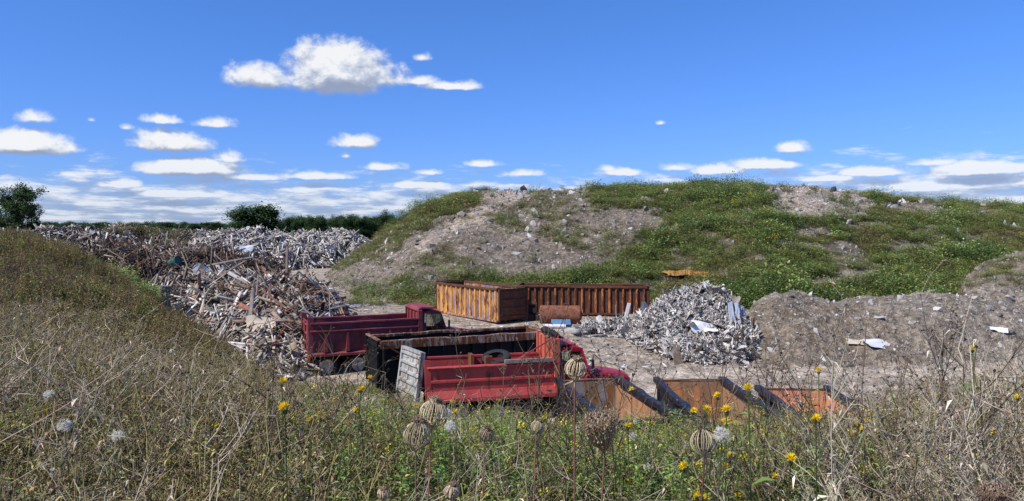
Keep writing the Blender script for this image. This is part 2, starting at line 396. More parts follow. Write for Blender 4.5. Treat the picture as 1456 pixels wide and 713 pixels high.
M = dict(
    ground=ground_mat('packed_gravel'), hill=ground_mat('rubble_slope', 1.0, True, .6, 2.5), bank=ground_mat('weedy_soil', 0.6, False), mound=ground_mat('dirt', 1.0, True, .8, 2.0),
    red_old=paint_mat('faded_maroon_paint', (0.20, 0.028, 0.042), (0.28, 0.055, 0.06), 0.25, 0.6),
    red=paint_mat('faded_red_paint', (0.52, 0.075, 0.065), (0.36, 0.04, 0.045), 0.26, 0.5),
    coral=paint_mat('faded_coral_paint', (0.60, 0.15, 0.09), (0.50, 0.10, 0.06), 0.3, 0.6), crimson=paint_mat('crimson_cab_paint', (0.48, 0.012, 0.045), (0.38, 0.012, 0.035), 0.02, 0.3),
    rust_in=paint_mat('rusty_red_steel', (0.34, 0.07, 0.03), (0.22, 0.07, 0.03), 0.6, 0.7),
    rust=paint_mat('rusty_brown_steel', (0.13, 0.042, 0.02), (0.075, 0.026, 0.015), 0.45, 0.8, rustcols=((0.24, 0.085, 0.025), (0.04, 0.017, 0.01))),
    rust_rib=paint_mat('peeling_orange_paint', (0.85, 0.47, 0.12), (0.78, 0.34, 0.07), 0.40, 0.6, 2.2, rustcols=((0.26, 0.08, 0.02), (0.08, 0.03, 0.014))),
    rust_wall=paint_mat('rusty_orange_panel', (0.62, 0.30, 0.09), (0.15, 0.17, 0.27), 0.45, 0.7, 1.8, rustcols=((0.22, 0.07, 0.025), (0.09, 0.034, 0.018))),
    rust_dark=paint_mat('dark_rust_panel', (0.10, 0.035, 0.018), (0.05, 0.03, 0.03), 0.55, 0.8, rustcols=((0.17, 0.055, 0.02), (0.03, 0.014, 0.01))),
    rust_rib2=paint_mat('streaked_rust_rib', (0.62, 0.24, 0.055), (0.40, 0.12, 0.03), 0.56, 0.7, 2.2, rustcols=((0.17, 0.05, 0.018), (0.05, 0.02, 0.012))),
    rail=paint_mat('rusty_chipped_rail', (0.50, 0.43, 0.37), (0.30, 0.14, 0.08), 0.58, 0.7, 2.5),
    orange=paint_mat('orange_primer', (0.60, 0.23, 0.08), (0.42, 0.24, 0.13), 0.58, 0.7, rustcols=((0.30, 0.11, 0.035), (0.30, 0.22, 0.13))),
    salmon=paint_mat('salmon_primer', (0.74, 0.32, 0.18), (0.60, 0.28, 0.15), 0.25, 0.75),
    greyrust=paint_mat('grey_rust_streaked', (0.28, 0.27, 0.27), (0.24, 0.20, 0.16), 0.55, 0.7, 1.4, rustcols=((0.33, 0.16, 0.06), (0.14, 0.07, 0.03))),
    black=flat_mat('black_steel', (0.010, 0.010, 0.012), 0.6, 0, 0.5, 6, .2), navy=paint_mat('black_blue_paint', (0.012, 0.014, 0.024), (0.02, 0.021, 0.028), 0.2, 0.45),
    rubber=flat_mat('tyre_rubber', (0.022, 0.022, 0.024), 0.85, 0, 0.4), rim=paint_mat('dirty_white_rim', (0.75, 0.72, 0.66), None, 0.3, 0.6),
    greygate=paint_mat('weathered_grey_paint', (0.50, 0.50, 0.49), (0.34, 0.34, 0.33), 0.42, 0.6, rustcols=((0.22, 0.17, 0.12), (0.10, 0.08, 0.06))),
    chrome=flat_mat('dull_chrome', (0.5, 0.5, 0.5), 0.3, 0.9, 0.1), tarp=flat_mat('black_tarp', (0.012, 0.012, 0.014), 0.7),
    wood=flat_mat('weathered_wood', (0.26, 0.22, 0.18), 0.85, 0, 0.4, 3), amber=flat_mat('amber_lens', (0.7, 0.12, 0.01), 0.3), lens=flat_mat('lamp_glass', (0.6, 0.6, 0.58), 0.15),
    interior=flat_mat('cab_interior', (0.03, 0.03, 0.035), 0.9), seatm=flat_mat('green_grey_seat', (0.16, 0.24, 0.20), 0.9),
    blue=flat_mat('faded_blue_paint', (0.10, 0.20, 0.34), 0.6, 0, 0.3), white=flat_mat('white_plastic', (0.72, 0.72, 0.74), 0.6, 0, 0.12, 3), cream=flat_mat('cream_panel', (0.55, 0.47, 0.36), 0.8, 0, 0.2, 3),
    bark=flat_mat('bark', (0.09, 0.07, 0.05), 0.95, 0, 0.4, 5), stump=flat_mat('grey_stump', (0.16, 0.14, 0.12), 0.95, 0, 0.4, 8), greendrum=flat_mat('green_drum', (0.03, 0.10, 0.07), 0.5),
    debris=tint_mat('debris', 0.8, 0, 0, 0, 3.5, 0.25, 0.2), veg=tint_mat('foliage', 0.7, 0.025, 0.42, 0.28), dry=tint_mat('dry_stems', 0.85, 0.015, 0.35, 0.12), leaf=tint_mat('tree_leaves', 0.6, 0.012, 0.2, 0.25),
    rock=tint_mat('stone', 0.9, 0.01, 0.3, 0, 5, 0.2, 0.3), fluff=tint_mat('seed_fluff', 0.9, 0, 0.03, 0.35), petal=tint_mat('petals', 0.6, 0, 0.08, 0.3),
)
def glass_mat():
    m, nt, N, L = new_mat('cab_glass')
    g = N.new('ShaderNodeBsdfGlossy'); g.inputs['Roughness'].default_value = 0.05; g.inputs[0].default_value = (0.8, 0.9, 0.9, 1)
    t = N.new('ShaderNodeBsdfTransparent'); t.inputs[0].default_value = (0.80, 0.88, 0.86, 1)
    fr = N.new('ShaderNodeFresnel'); fr.inputs[0].default_value = 1.6; mx = N.new('ShaderNodeMixShader'); out = N.new('ShaderNodeOutputMaterial')
    L.new(mth(nt, 'ADD', fr.outputs[0], 0.06), mx.inputs[0]); L.new(t.outputs[0], mx.inputs[1]); L.new(g.outputs[0], mx.inputs[2]); L.new(mx.outputs[0], out.inputs[0]); return m
M['glass'] = glass_mat()

# ------------------------------------------------------------------ ground sheet, cut into the parts of the setting
def build_terrain():
    az = np.concatenate([np.linspace(-180, -52, 26)[:-1], np.linspace(-52, -44, 30)[:-1], np.linspace(-44, 44, 900), np.linspace(44, 52, 30)[1:], np.linspace(52, 180, 26)[1:]]) * math.pi / 180
    r = np.concatenate([[0.0, 0.5], np.geomspace(0.9, 20, 170), np.linspace(20, 62, 330)[1:], np.geomspace(62, 135, 230)[1:], np.geomspace(135, 5000, 60)[1:]])
    A, R = np.meshgrid(az, r); X = R * np.sin(A); Y = R * np.cos(A)
    X[0] = 1e-4 * np.sin(A[0]); Y[0] = 1e-4 * np.cos(A[0])
    Z, reg = all_z(X, Y)
    far = np.hypot(X, Y) > 200
    Z = np.where(far & (reg != 2), np.minimum(Z, 2.0), Z); 
    nr, na = X.shape
    V = np.stack([X, Y, Z], -1).reshape(-1, 3)
    x, y, z, rg = V[:, 0], V[:, 1], V[:, 2], reg.ravel()
    g, u, v = green_mask(x, y, z, rg)
    nlow = fbm(x * 0.12, y * 0.12, 4, 61)[:, None]; nmid = fbm(x * 0.9, y * 0.9, 4, 63)[:, None]
    grav = np.array([0.36, 0.318, 0.275]); grav2 = np.array([0.45, 0.40, 0.35]); dirt = np.array([0.25, 0.215, 0.175])
    c = grav + (grav2 - grav) * np.clip(0.5 + nlow * 2, 0, 1)
    # wheel tracks across the yard
    tr = np.clip(fbm(x * 0.05, y * 1.6, 3, 65) * 2.5, -0.5, 0.5)[:, None]; c = c * (1 + 0.38 * tr)
    gy = ((x < -1.5) & (y < 37) & (x > -16))[:, None] * np.clip(0.75 + nmid * 2, 0, 1) * np.clip((36.5 - y) / 2, 0, 1)[:, None]
    c = c * (1 - gy) + np.array([0.10, 0.12, 0.045]) * gy
    farf = sstep(120, 160, np.hypot(x, y))[:, None]; c = c * (1 - farf) + np.array([0.07, 0.10, 0.04]) * farf
    # bank
    cb = np.array([0.17, 0.145, 0.075]) * (1 + nmid); c = np.where((rg == 1)[:, None], cb, c)
    # hill
    bare = np.array([0.20, 0.173, 0.145]) + (np.array([0.32, 0.28, 0.235]) - np.array([0.20, 0.173, 0.145])) * np.clip(.5 + nmid * 1.8, 0, 1)
    lightz = (in_poly(u, v, BARE[2]) | in_poly(u, v, [(672, 300), (700, 262), (760, 258), (740, 285), (700, 300)]) | in_poly(u, v, [(590, 350), (640, 308), (720, 292), (690, 318), (640, 330), (600, 365)]))[:, None]
    bare = np.where(lightz, np.array([0.46, 0.40, 0.345]) * (1 + 0.5 * nmid), bare)
    gr = np.array([0.10, 0.10, 0.05]) * (1 + 0.9 * nmid)
    gg = np.clip(g, 0, 1)[:, None]
    ch = bare * (1 - gg) + gr * gg; c = np.where((rg == 2)[:, None], ch, c)
    cm = dirt + (np.array([0.33, 0.30, 0.26]) - dirt) * np.clip(0.5 + nlow * 2.5 + nmid, 0, 1); c = np.where((rg == 3)[:, None], cm, c)
    c = np.clip(c * np.array([1.02, 1.0, .94]), 0.01, 0.8)
    idx = np.arange(nr * na).reshape(nr, na)
    Fq = np.stack([idx[:-1, :-1], idx[1:, :-1], idx[1:, 1:], idx[:-1, 1:]], -1)
    fr = reg[:-1, :-1].copy()
    Fq = Fq.reshape(-1, 4); fr = fr.ravel()
    for k, (nm, mt) in enumerate((('ground', 'ground'), ('embankment', 'bank'), ('hill', 'hill'), ('dirt_bank', 'mound'))):
        f = Fq[fr == k]; used, inv = np.unique(f, return_inverse=True)
        o = np_mesh(nm, V[used], inv.reshape(-1, 4)[:, ::-1], c[used], M[mt], smooth=True)
        tag(o, kind='structure')
build_terrain()
print('terrain built')

# ------------------------------------------------------------------ instancing for what nobody could count
def scatter(name, pts, rots, scls, idx, sources, kind='stuff'):
    """one object: a point cloud whose points carry copies of the source meshes"""
    pts = np.asarray(pts, np.float32); n = len(pts)
    lib = D.collections.new(name + '_kinds')
    for i, s in enumerate(sources):
        s.name = '%s_kind_%02d' % (name, i); lib.objects.link(s)
    me = D.meshes.new(name); me.vertices.add(n); me.vertices.foreach_set('co', pts.ravel())
    a = me.attributes.new('rot', 'FLOAT_VECTOR', 'POINT'); a.data.foreach_set('vector', np.asarray(rots, np.float32).ravel())
    a = me.attributes.new('scl', 'FLOAT_VECTOR', 'POINT'); a.data.foreach_set('vector', np.asarray(scls, np.float32).ravel())
    a = me.attributes.new('pick', 'INT', 'POINT'); a.data.foreach_set('value', np.asarray(idx, np.int32))
    ob = D.objects.new(name, me); COL.objects.link(ob)
    ng = D.node_groups.new(name, 'GeometryNodeTree')
    ng.interface.new_socket('Geometry', in_out='INPUT', socket_type='NodeSocketGeometry')
    ng.interface.new_socket('Geometry', in_out='OUTPUT', socket_type='NodeSocketGeometry')
    N, L = ng.nodes, ng.links
    gi = N.new('NodeGroupInput'); go = N.new('NodeGroupOutput'); iop = N.new('GeometryNodeInstanceOnPoints')
    ci = N.new('GeometryNodeCollectionInfo'); ci.inputs['Collection'].default_value = lib; ci.inputs['Separate Children'].default_value = True; ci.inputs['Reset Children'].default_value = True
    def na(nm, t):
        x = N.new('GeometryNodeInputNamedAttribute'); x.data_type = t; x.inputs['Name'].default_value = nm; return x.outputs[0]
    L.new(gi.outputs[0], iop.inputs['Points']); L.new(ci.outputs[0], iop.inputs['Instance']); iop.inputs['Pick Instance'].default_value = True
    L.new(na('pick', 'INT'), iop.inputs['Instance Index'])
    e2r = N.new('FunctionNodeEulerToRotation'); L.new(na('rot', 'FLOAT_VECTOR'), e2r.inputs[0]); L.new(e2r.outputs[0], iop.inputs['Rotation'])
    L.new(na('scl', 'FLOAT_VECTOR'), iop.inputs['Scale']); L.new(iop.outputs[0], go.inputs[0])
    md = ob.modifiers.new('copies', 'NODES'); md.node_group = ng
    return tag(ob, kind=kind)

# ------------------------------------------------------------------ plant meshes
class G:
    def __init__(s): s.V = []; s.T = []; s.Q = []; s.C = []
    def _add(s, vs, fs, col):
        o = len(s.V); s.V += vs; s.C += [col] * len(vs)
        for f in fs: (s.T if len(f) == 3 else s.Q).append([i + o for i in f])
    def tube(s, pts, r0, r1, col, n=3):
        vs = []; m = len(pts)
        for i, p in enumerate(pts):
            d = (pts[min(i + 1, m - 1)] - pts[max(i - 1, 0)]); d = d.normalized() if d.length > 1e-9 else Vector((0, 0, 1))
            a = d.orthogonal().normalized(); b = d.cross(a); r = r0 + (r1 - r0) * i / (m - 1)
            for k in range(n):
                t = 2 * math.pi * k / n; vs.append(p + a * (math.cos(t) * r) + b * (math.sin(t) * r))
        s._add(vs, [[i * n + k, i * n + (k + 1) % n, (i + 1) * n + (k + 1) % n, (i + 1) * n + k] for i in range(m - 1) for k in range(n)], col)
    def leaf(s, p, d, ln, w, col, droop=0.3, n=2):
        d = d.normalized(); sd = d.cross(Vector((0, 0, 1)));
        if sd.length < 1e-3: sd = Vector((1, 0, 0))
        sd.normalize(); sd = (sd + d.cross(sd) * random.uniform(-.7, .7)).normalized()
        m = p + d * ln * 0.5; e = p + d * ln + Vector((0, 0, -droop * ln))
        s._add([p, m - sd * w / 2, e, m + sd * w / 2], [[0, 1, 2, 3]], col)
    def blob(s, p, r, col, n=1):
        vs = [p + Vector(q) * r for q in ((1, 0, 0), (-.5, .87, 0), (-.5, -.87, 0), (0, 0, 1.3), (0, 0, -1.0))]
        s._add(vs, [[0, 1, 3], [1, 2, 3], [2, 0, 3], [1, 0, 4], [2, 1, 4], [0, 2, 4]], col)
    def merge(s, o, M4, sc=1.0):
        k = len(s.V); s.V += [M4 @ v for v in o.V]; s.C += o.C
        s.T += [[i + k for i in f] for f in o.T]; s.Q += [[i + k for i in f] for f in o.Q]
    def obj(s, name, mat, parent=None, link=False):
        V = np.array([tuple(v) for v in s.V]); F = []
        if s.T: F.append(np.array(s.T))
        if s.Q: F.append(np.array(s.Q))
        return np_mesh(name, V, F, np.array(s.C), M[mat], parent=parent, link=link)
def rc(c, v=0.3):
    k = 1 + random.uniform(-v, v); return (min(c[0] * k, 1), min(c[1] * k * random.uniform(.93, 1.07), 1), min(c[2] * k, 1))
def rv(z0=-1, z1=1):
    a = random.uniform(0, 2 * math.pi); z = random.uniform(z0, z1); r = math.sqrt(max(0, 1 - z * z)); return Vector((r * math.cos(a), r * math.sin(a), z))
TAN, BRN, DKB, GRN, LGR, OLV, PALE = (0.50, 0.40, 0.24), (0.24, 0.17, 0.10), (0.11, 0.07, 0.045), (0.14, 0.22, 0.05), (0.33, 0.44, 0.11), (0.22, 0.23, 0.08), (0.68, 0.59, 0.42)
def bent(p, d, ln, n=4, wob=0.12, up=0.0):
    pts = [p.copy()]; d = d.normalized()
    for i in range(n):
        d = (d + Vector((random.gauss(0, wob), random.gauss(0, wob), random.gauss(0, wob * .6) + up))).normalized(); p = p + d * ln / n; pts.append(p.copy())
    return pts
def dry_branch(w=1.0, cs=BRN, heads=DKB, nb=14, h=1.0, leafy=10, spread=0.42, hr=0.0042):
    g = G(); main = bent(Vector((0, 0, 0)), Vector((random.gauss(0, .08), random.gauss(0, .08), 1)), h, 7, .07)
    g.tube(main, .0026 * w, .0012 * w, rc(cs))
    for i in range(nb):
        t = random.uniform(.25, .98); k = t * 7; j = min(int(k), 6); p = main[j].lerp(main[j + 1], k - j)
        d = Vector((random.gauss(0, 1), random.gauss(0, 1), 0)).normalized() * spread * 2 + Vector((0, 0, 1))
        L1 = h * random.uniform(.12, .34) * (1.15 - t * .6); b = bent(p, d, L1, 3, .14); g.tube(b, .0016 * w, .0009 * w, rc(cs))
        for q in range(random.randint(3, 5)):
            pp = b[random.randint(1, 3)]; dd = (d.normalized() + rv() * .8); c = bent(pp, dd, L1 * random.uniform(.2, .5), 2, .2); g.tube(c, .001 * w, .0006 * w, rc(cs))
            for q3 in range(2): g.leaf(c[-1], rv(-.3, 1), hr * random.uniform(1.6, 4) * w ** .5, hr * random.uniform(.6, 1.4) * w ** .5, rc(heads, .6), .3)
            if random.random() < .45: g.blob(c[-1], hr * random.uniform(.5, 1.0) * w, rc(heads, .5))
            if random.random() < .6: g.leaf(c[1], rv(-.5, .7), random.uniform(.012, .03), random.uniform(.003, .007) * w ** .5, rc(cs, .6), .6)
        g.blob(b[-1], hr * random.uniform(.6, 1.1) * w, rc(heads, .5))
    for i in range(leafy):
        k = random.uniform(.05, .8) * 7; j = min(int(k), 6); p = main[j].lerp(main[j + 1], k - j)
        g.leaf(p, rv(-.4, .5), random.uniform(.02, .06), random.uniform(.004, .011) * w, rc(cs, .5), .5)
    return g
def feathery(w=1.0, col=GRN, tip=LGR, h=.8, nl=90, nb=5, ln=.05, wd=.006, top=None):
    g = G(); main = bent(Vector((0, 0, 0)), Vector((random.gauss(0, .1), random.gauss(0, .1), 1)), h, 6, .05)
    g.tube(main, .0028 * w, .0012 * w, rc(col))
    def leaves(pts, n, l):
        for i in range(n):
            t = random.random() ** .8; k = t * (len(pts) - 1); j = min(int(k), len(pts) - 2); p = pts[j].lerp(pts[j + 1], k - j)
            c = tuple(a + (b - a) * t * random.uniform(.4, 1) for a, b in zip(col, tip)); g.leaf(p, rv(-.1, .8), l * random.uniform(.6, 1.25) * (1.1 - .5 * t), wd * w * random.uniform(.7, 1.3), rc(c, .3), .35)
    leaves(main, nl, ln)
    for b in range(nb):
        k = random.uniform(.45, .9) * 6; j = min(int(k), 5); p = main[j]; br = bent(p, rv(.4, .9), h * random.uniform(.15, .3), 3, .1, .1); g.tube(br, .0016 * w, .001 * w, rc(col)); leaves(br, nl // 5, ln * .6)
        if top: 
            for q in range(14): g.blob(br[random.randint(1, 3)] + rv() * .012, .004 * w, rc(top, .25))
    return g
def tuft(w=1.0, n=26, h=.5, c1=GRN, c2=TAN, mix=.5, wd=.004):
    g = G()
    for i in range(n):
        p = Vector((random.gauss(0, .04), random.gauss(0, .04), 0)); d = Vector((random.gauss(0, .35), random.gauss(0, .35), 1)).normalized(); l = h * random.uniform(.5, 1.15)
        sd = Vector((d.y, -d.x, 0.01)).normalized() * wd * w * random.uniform(.6, 1.2); c = rc(c2 if random.random() < mix else c1, .35)
        m1 = p + d * l * .4; m2 = p + d * l * .75 + Vector((d.x, d.y, 0)) * l * .18; e = p + d * l * .95 + Vector((d.x, d.y, -.25)) * l * .45
        g._add([p - sd, p + sd, m1 + sd, m1 - sd, m2 + sd * .7, m2 - sd * .7, e], [[0, 1, 2, 3], [3, 2, 4, 5], [5, 4, 6]], c)
    return g
def leafy_weed(w=1.0, h=.6, col=GRN, tip=LGR, n=46, ln=.08, wd=.022):
    g = G(); main = bent(Vector((0, 0, 0)), Vector((random.gauss(0, .15), random.gauss(0, .15), 1)), h, 5, .08); g.tube(main, .003 * w, .0015 * w, rc(col))
    for i in range(n):
        t = random.random(); k = t * 5; j = min(int(k), 4); p = main[j].lerp(main[j + 1], k - j); c = tuple(a + (b - a) * t for a, b in zip(col, tip))
        g.leaf(p, rv(-.1, .7), ln * random.uniform(.5, 1.2), wd * w * random.uniform(.6, 1.2), rc(c, .3), .4)
    return g
def straw(w=1.0, h=1.1, col=PALE):
    g = G(); a = random.uniform(.1, .6); pts = bent(Vector((0, 0, 0)), Vector((a * math.cos(random.uniform(0, 6)), a * .7, 1)), h, 6, .08); g.tube(pts, .002 * w, .0009 * w, rc(col, .3))
    for i in range(6):
        q = bent(pts[random.randint(3, 6)], rv(.1, .9), random.uniform(.05, .16), 2, .2); g.tube(q, .0011 * w, .0006 * w, rc(col, .3)); g.blob(q[-1], .004 * w, rc(BRN, .4))
    return g
def patch(makers, n, rad, mats=None, zs=(.7, 1.2)):
    """a merged clump of several plants"""
    g = G()
    for i in range(n):
        o = random.choice(makers)(); r = rad * math.sqrt(random.random()); a = random.uniform(0, 6.28)
        s = random.uniform(*zs); g.merge(o, Matrix.Translation((r * math.cos(a), r * math.sin(a), 0)) @ Matrix.Rotation(random.uniform(0, 6.28), 4, 'Z') @ Matrix.Diagonal((s, s, s, 1)))
    return g
def bushy(n=170, rx=.55, h=.6, col=GRN, tip=LGR, ls=.09, wd=.05, stems=8, airy=.3):
    """low rounded clump: short stems and leaf-sized faces through the volume"""
    g = G()
    cs = [(random.gauss(0, rx * .45), random.gauss(0, rx * .45), random.uniform(.35, 1) * h) for _ in range(7)]
    for i in range(stems):
        a = random.choice(cs); g.tube([Vector((a[0] * .3, a[1] * .3, 0)), Vector((a[0] * .8, a[1] * .8, a[2] * .6)), Vector(a)], .008, .003, rc(BRN))
    for i in range(n):
        c = random.choice(cs); s = Vector((random.gauss(0, rx * .33), random.gauss(0, rx * .33), 0)); t = random.random() ** .7
        p = Vector((c[0] * (.5 + .5 * t), c[1] * (.5 + .5 * t), c[2] * t)) + s
        if random.random() < airy * .3: p.z += random.uniform(0, .25) * h
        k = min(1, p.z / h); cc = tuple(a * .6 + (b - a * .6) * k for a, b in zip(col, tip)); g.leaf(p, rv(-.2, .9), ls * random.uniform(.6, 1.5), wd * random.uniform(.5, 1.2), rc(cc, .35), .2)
    return g

# ------------------------------------------------------------------ weeds on the embankment
SKY_U = [-400, 0, 50, 100, 200, 270, 330, 400, 440, 520, 560, 610, 700, 800, 900, 1000, 1080, 1150, 1240, 1300, 1380, 1456, 1900]
SKY_V = [326, 326, 330, 338, 415, 462, 492, 548, 552, 556, 580, 596, 592, 604, 618, 606, 604, 600, 590, 560, 535, 515, 500]
def lay_weeds():
    near = []; 
    brn2 = (0.29, 0.235, 0.10); olv = (0.10, 0.098, 0.04)
    for i in range(5): near.append(dry_branch(1.0, rc(brn2, .3), DKB, 15, 1.0, 26).obj('weed', 'dry'))                    # 0-4 dark branching
    for i in range(4): near.append(dry_branch(.9, (0.54, 0.46, 0.33), (0.30, .22, .14), 17, 1.0, 34, .5, .0038).obj('weed', 'dry'))      # 5-8 pale tangled
    for i in range(4): near.append(feathery(1.0, GRN, LGR, .85, 120, 6).obj('weed', 'veg'))                              # 9-12 green
    for i in range(3): near.append(feathery(1.0, (0.22, .22, .07), (.44, .42, .14), .85, 110, 7, .045, .007).obj('weed', 'veg'))   # 13-15 olive
    for i in range(3): near.append(tuft(1.0, 34, .62, GRN, TAN, .55).obj('weed', 'veg'))                                 # 16-18 grass
    for i in range(2): near.append(leafy_weed().obj('weed', 'veg'))                                                      # 19-20
    for i in range(3): near.append(straw().obj('weed', 'dry'))                                                           # 21-23
    for i in range(2): near.append(feathery(1.0, (0.15, .21, .04), (.34, .42, .07), .8, 110, 8, .04, .005, (.75, .60, .03)).obj('weed', 'veg'))  # 24-25 yellowish
    KIND = dict(dark=range(0, 5), pale=range(5, 9), green=range(9, 13), olive=range(13, 16), grass=range(16, 19), leafy=range(19, 21), straw=range(21, 24), yel=range(24, 26))
    n = 42000
    u = rng.uniform(-300, 1760, n); Y = np.exp(rng.uniform(math.log(1.3), math.log(15), n)); x = (u - CU) / FP * Y; y = Y
    zz, reg = all_z(x, y); pts = []; rot = []; scl = []; pk = []
    mixn = fbm(x * .5 + 50, y * .5, 3, 71)
    for i in range(n):
        if reg[i] != 1: continue
        U = u[i]; Yi = Y[i]
        vs = np.interp(U, SKY_U, SKY_V)
        left = U < 420; right = U > 1180
        gn = mixn[i] * 2.2
        if left: w = dict(dark=3.0, pale=1.3, green=.9 + gn * 2, olive=3.4, grass=1.2, leafy=.1, straw=.35, yel=.2)
        elif right: w = dict(dark=1.5, pale=4.0, green=2.2 + gn * 3, olive=1.5, grass=1.0, leafy=.3, straw=.5, yel=.6)
        else: w = dict(dark=1.0, pale=1.3, green=5.0 + gn * 3, olive=1.8, grass=2.2, leafy=.9, straw=.3, yel=1.2)
        if Yi < 2.6 and rng.random() < 0.8: continue
        ks = list(w); p = np.maximum([w[k] for k in ks], 0.02); k = ks[rng.choice(len(ks), p=p / p.sum())]
        hmax = {'dark': 1.0, 'pale': 1.05, 'green': .85, 'olive': .85, 'grass': .6, 'leafy': .55, 'straw': 1.0, 'yel': .8}[k]
        room = (EYE - (vs + rng.normal(8, 12) + max(0, 3.2 - Yi) * 55 * (U > 380) - HV) / FP * Yi) - zz[i]
        if rng.random() < (.10 if U > 480 else .05) and Yi > 2.4 and U > 330: room += rng.uniform(.01, .055) * Yi
        h = min(rng.uniform(.65, 1.15) * 0.95, room / hmax if k not in ('grass', 'leafy') else room / .6)
        if h < .22: continue
        pts.append((x[i], y[i], zz[i] - .02)); rot.append((rng.normal(0, .08), rng.normal(0, .08), rng.uniform(0, 6.28)))
        sw = h * (1.0 + .25 * rng.random()) * (1 + max(0, Yi - 4) * .06); scl.append((sw, sw, h)); pk.append(rng.choice(list(KIND[k])))
    print('near weeds', len(pts))
    tag(scatter('weeds', pts, rot, scl, pk, near), 'tangled brown and green weeds covering the bank in the foreground', 'weeds')
    # farther along the bank: clumps of thicker plants
    far = []
    mk1 = [lambda: dry_branch(3.0, (0.30, 0.24, .10), (.17, .12, .06), 9, .8, 26, .5, .006), lambda: feathery(2.8, (0.22, .19, .065), (.42, .35, .13), .7, 46, 3, .06, .011), lambda: tuft(3, 14, .5, OLV, (0.25, .19, .1), .6)]
    mk2 = [lambda: feathery(2.8, (.16, .19, .055), (.34, .36, .10), .7, 46, 3, .06, .011), lambda: tuft(3, 18, .55, GRN, TAN, .4), lambda: dry_branch(3.0, (.2, .155, .09), BRN, 8, .8, 20)]
    for i in range(4): far.append(patch(mk1, 9, .55).obj('clump', 'dry'))
    for i in range(3): far.append(patch(mk2, 9, .55).obj('clump', 'veg'))
    n = 20000
    u = rng.uniform(-420, 1700, n); Y = np.exp(rng.uniform(math.log(9), math.log(62), n)); x = (u - CU) / FP * Y
    zz, reg = all_z(x, Y); mixn = fbm(x * .15 + 20, Y * .15, 3, 73); pts = []; rot = []; scl = []; pk = []
    for i in range(n):
        if reg[i] != 1: continue
        vs = np.interp(u[i], SKY_U, SKY_V) if u[i] < 640 else 0
        room = (EYE - (vs + rng.normal(3, 6) - HV) / FP * Y[i]) - zz[i]
        h = min(rng.uniform(.55, 1.1), room / .75 if u[i] < 640 else 1)
        if h < .2: continue
        g = mixn[i] > .12 or (rng.random() < .25) or Y[i] > 40
        pts.append((x[i], Y[i], zz[i] - .03)); rot.append((0, 0, rng.uniform(0, 6.28))); scl.append((max(h, .6), max(h, .6), h)); pk.append(rng.integers(4, 7) if g else rng.integers(0, 4))
    print('far weeds', len(pts))
    tag(scatter('weed_clumps', pts, rot, scl, pk, far), 'dense brown weeds over the long bank at left', 'weeds')
lay_weeds()

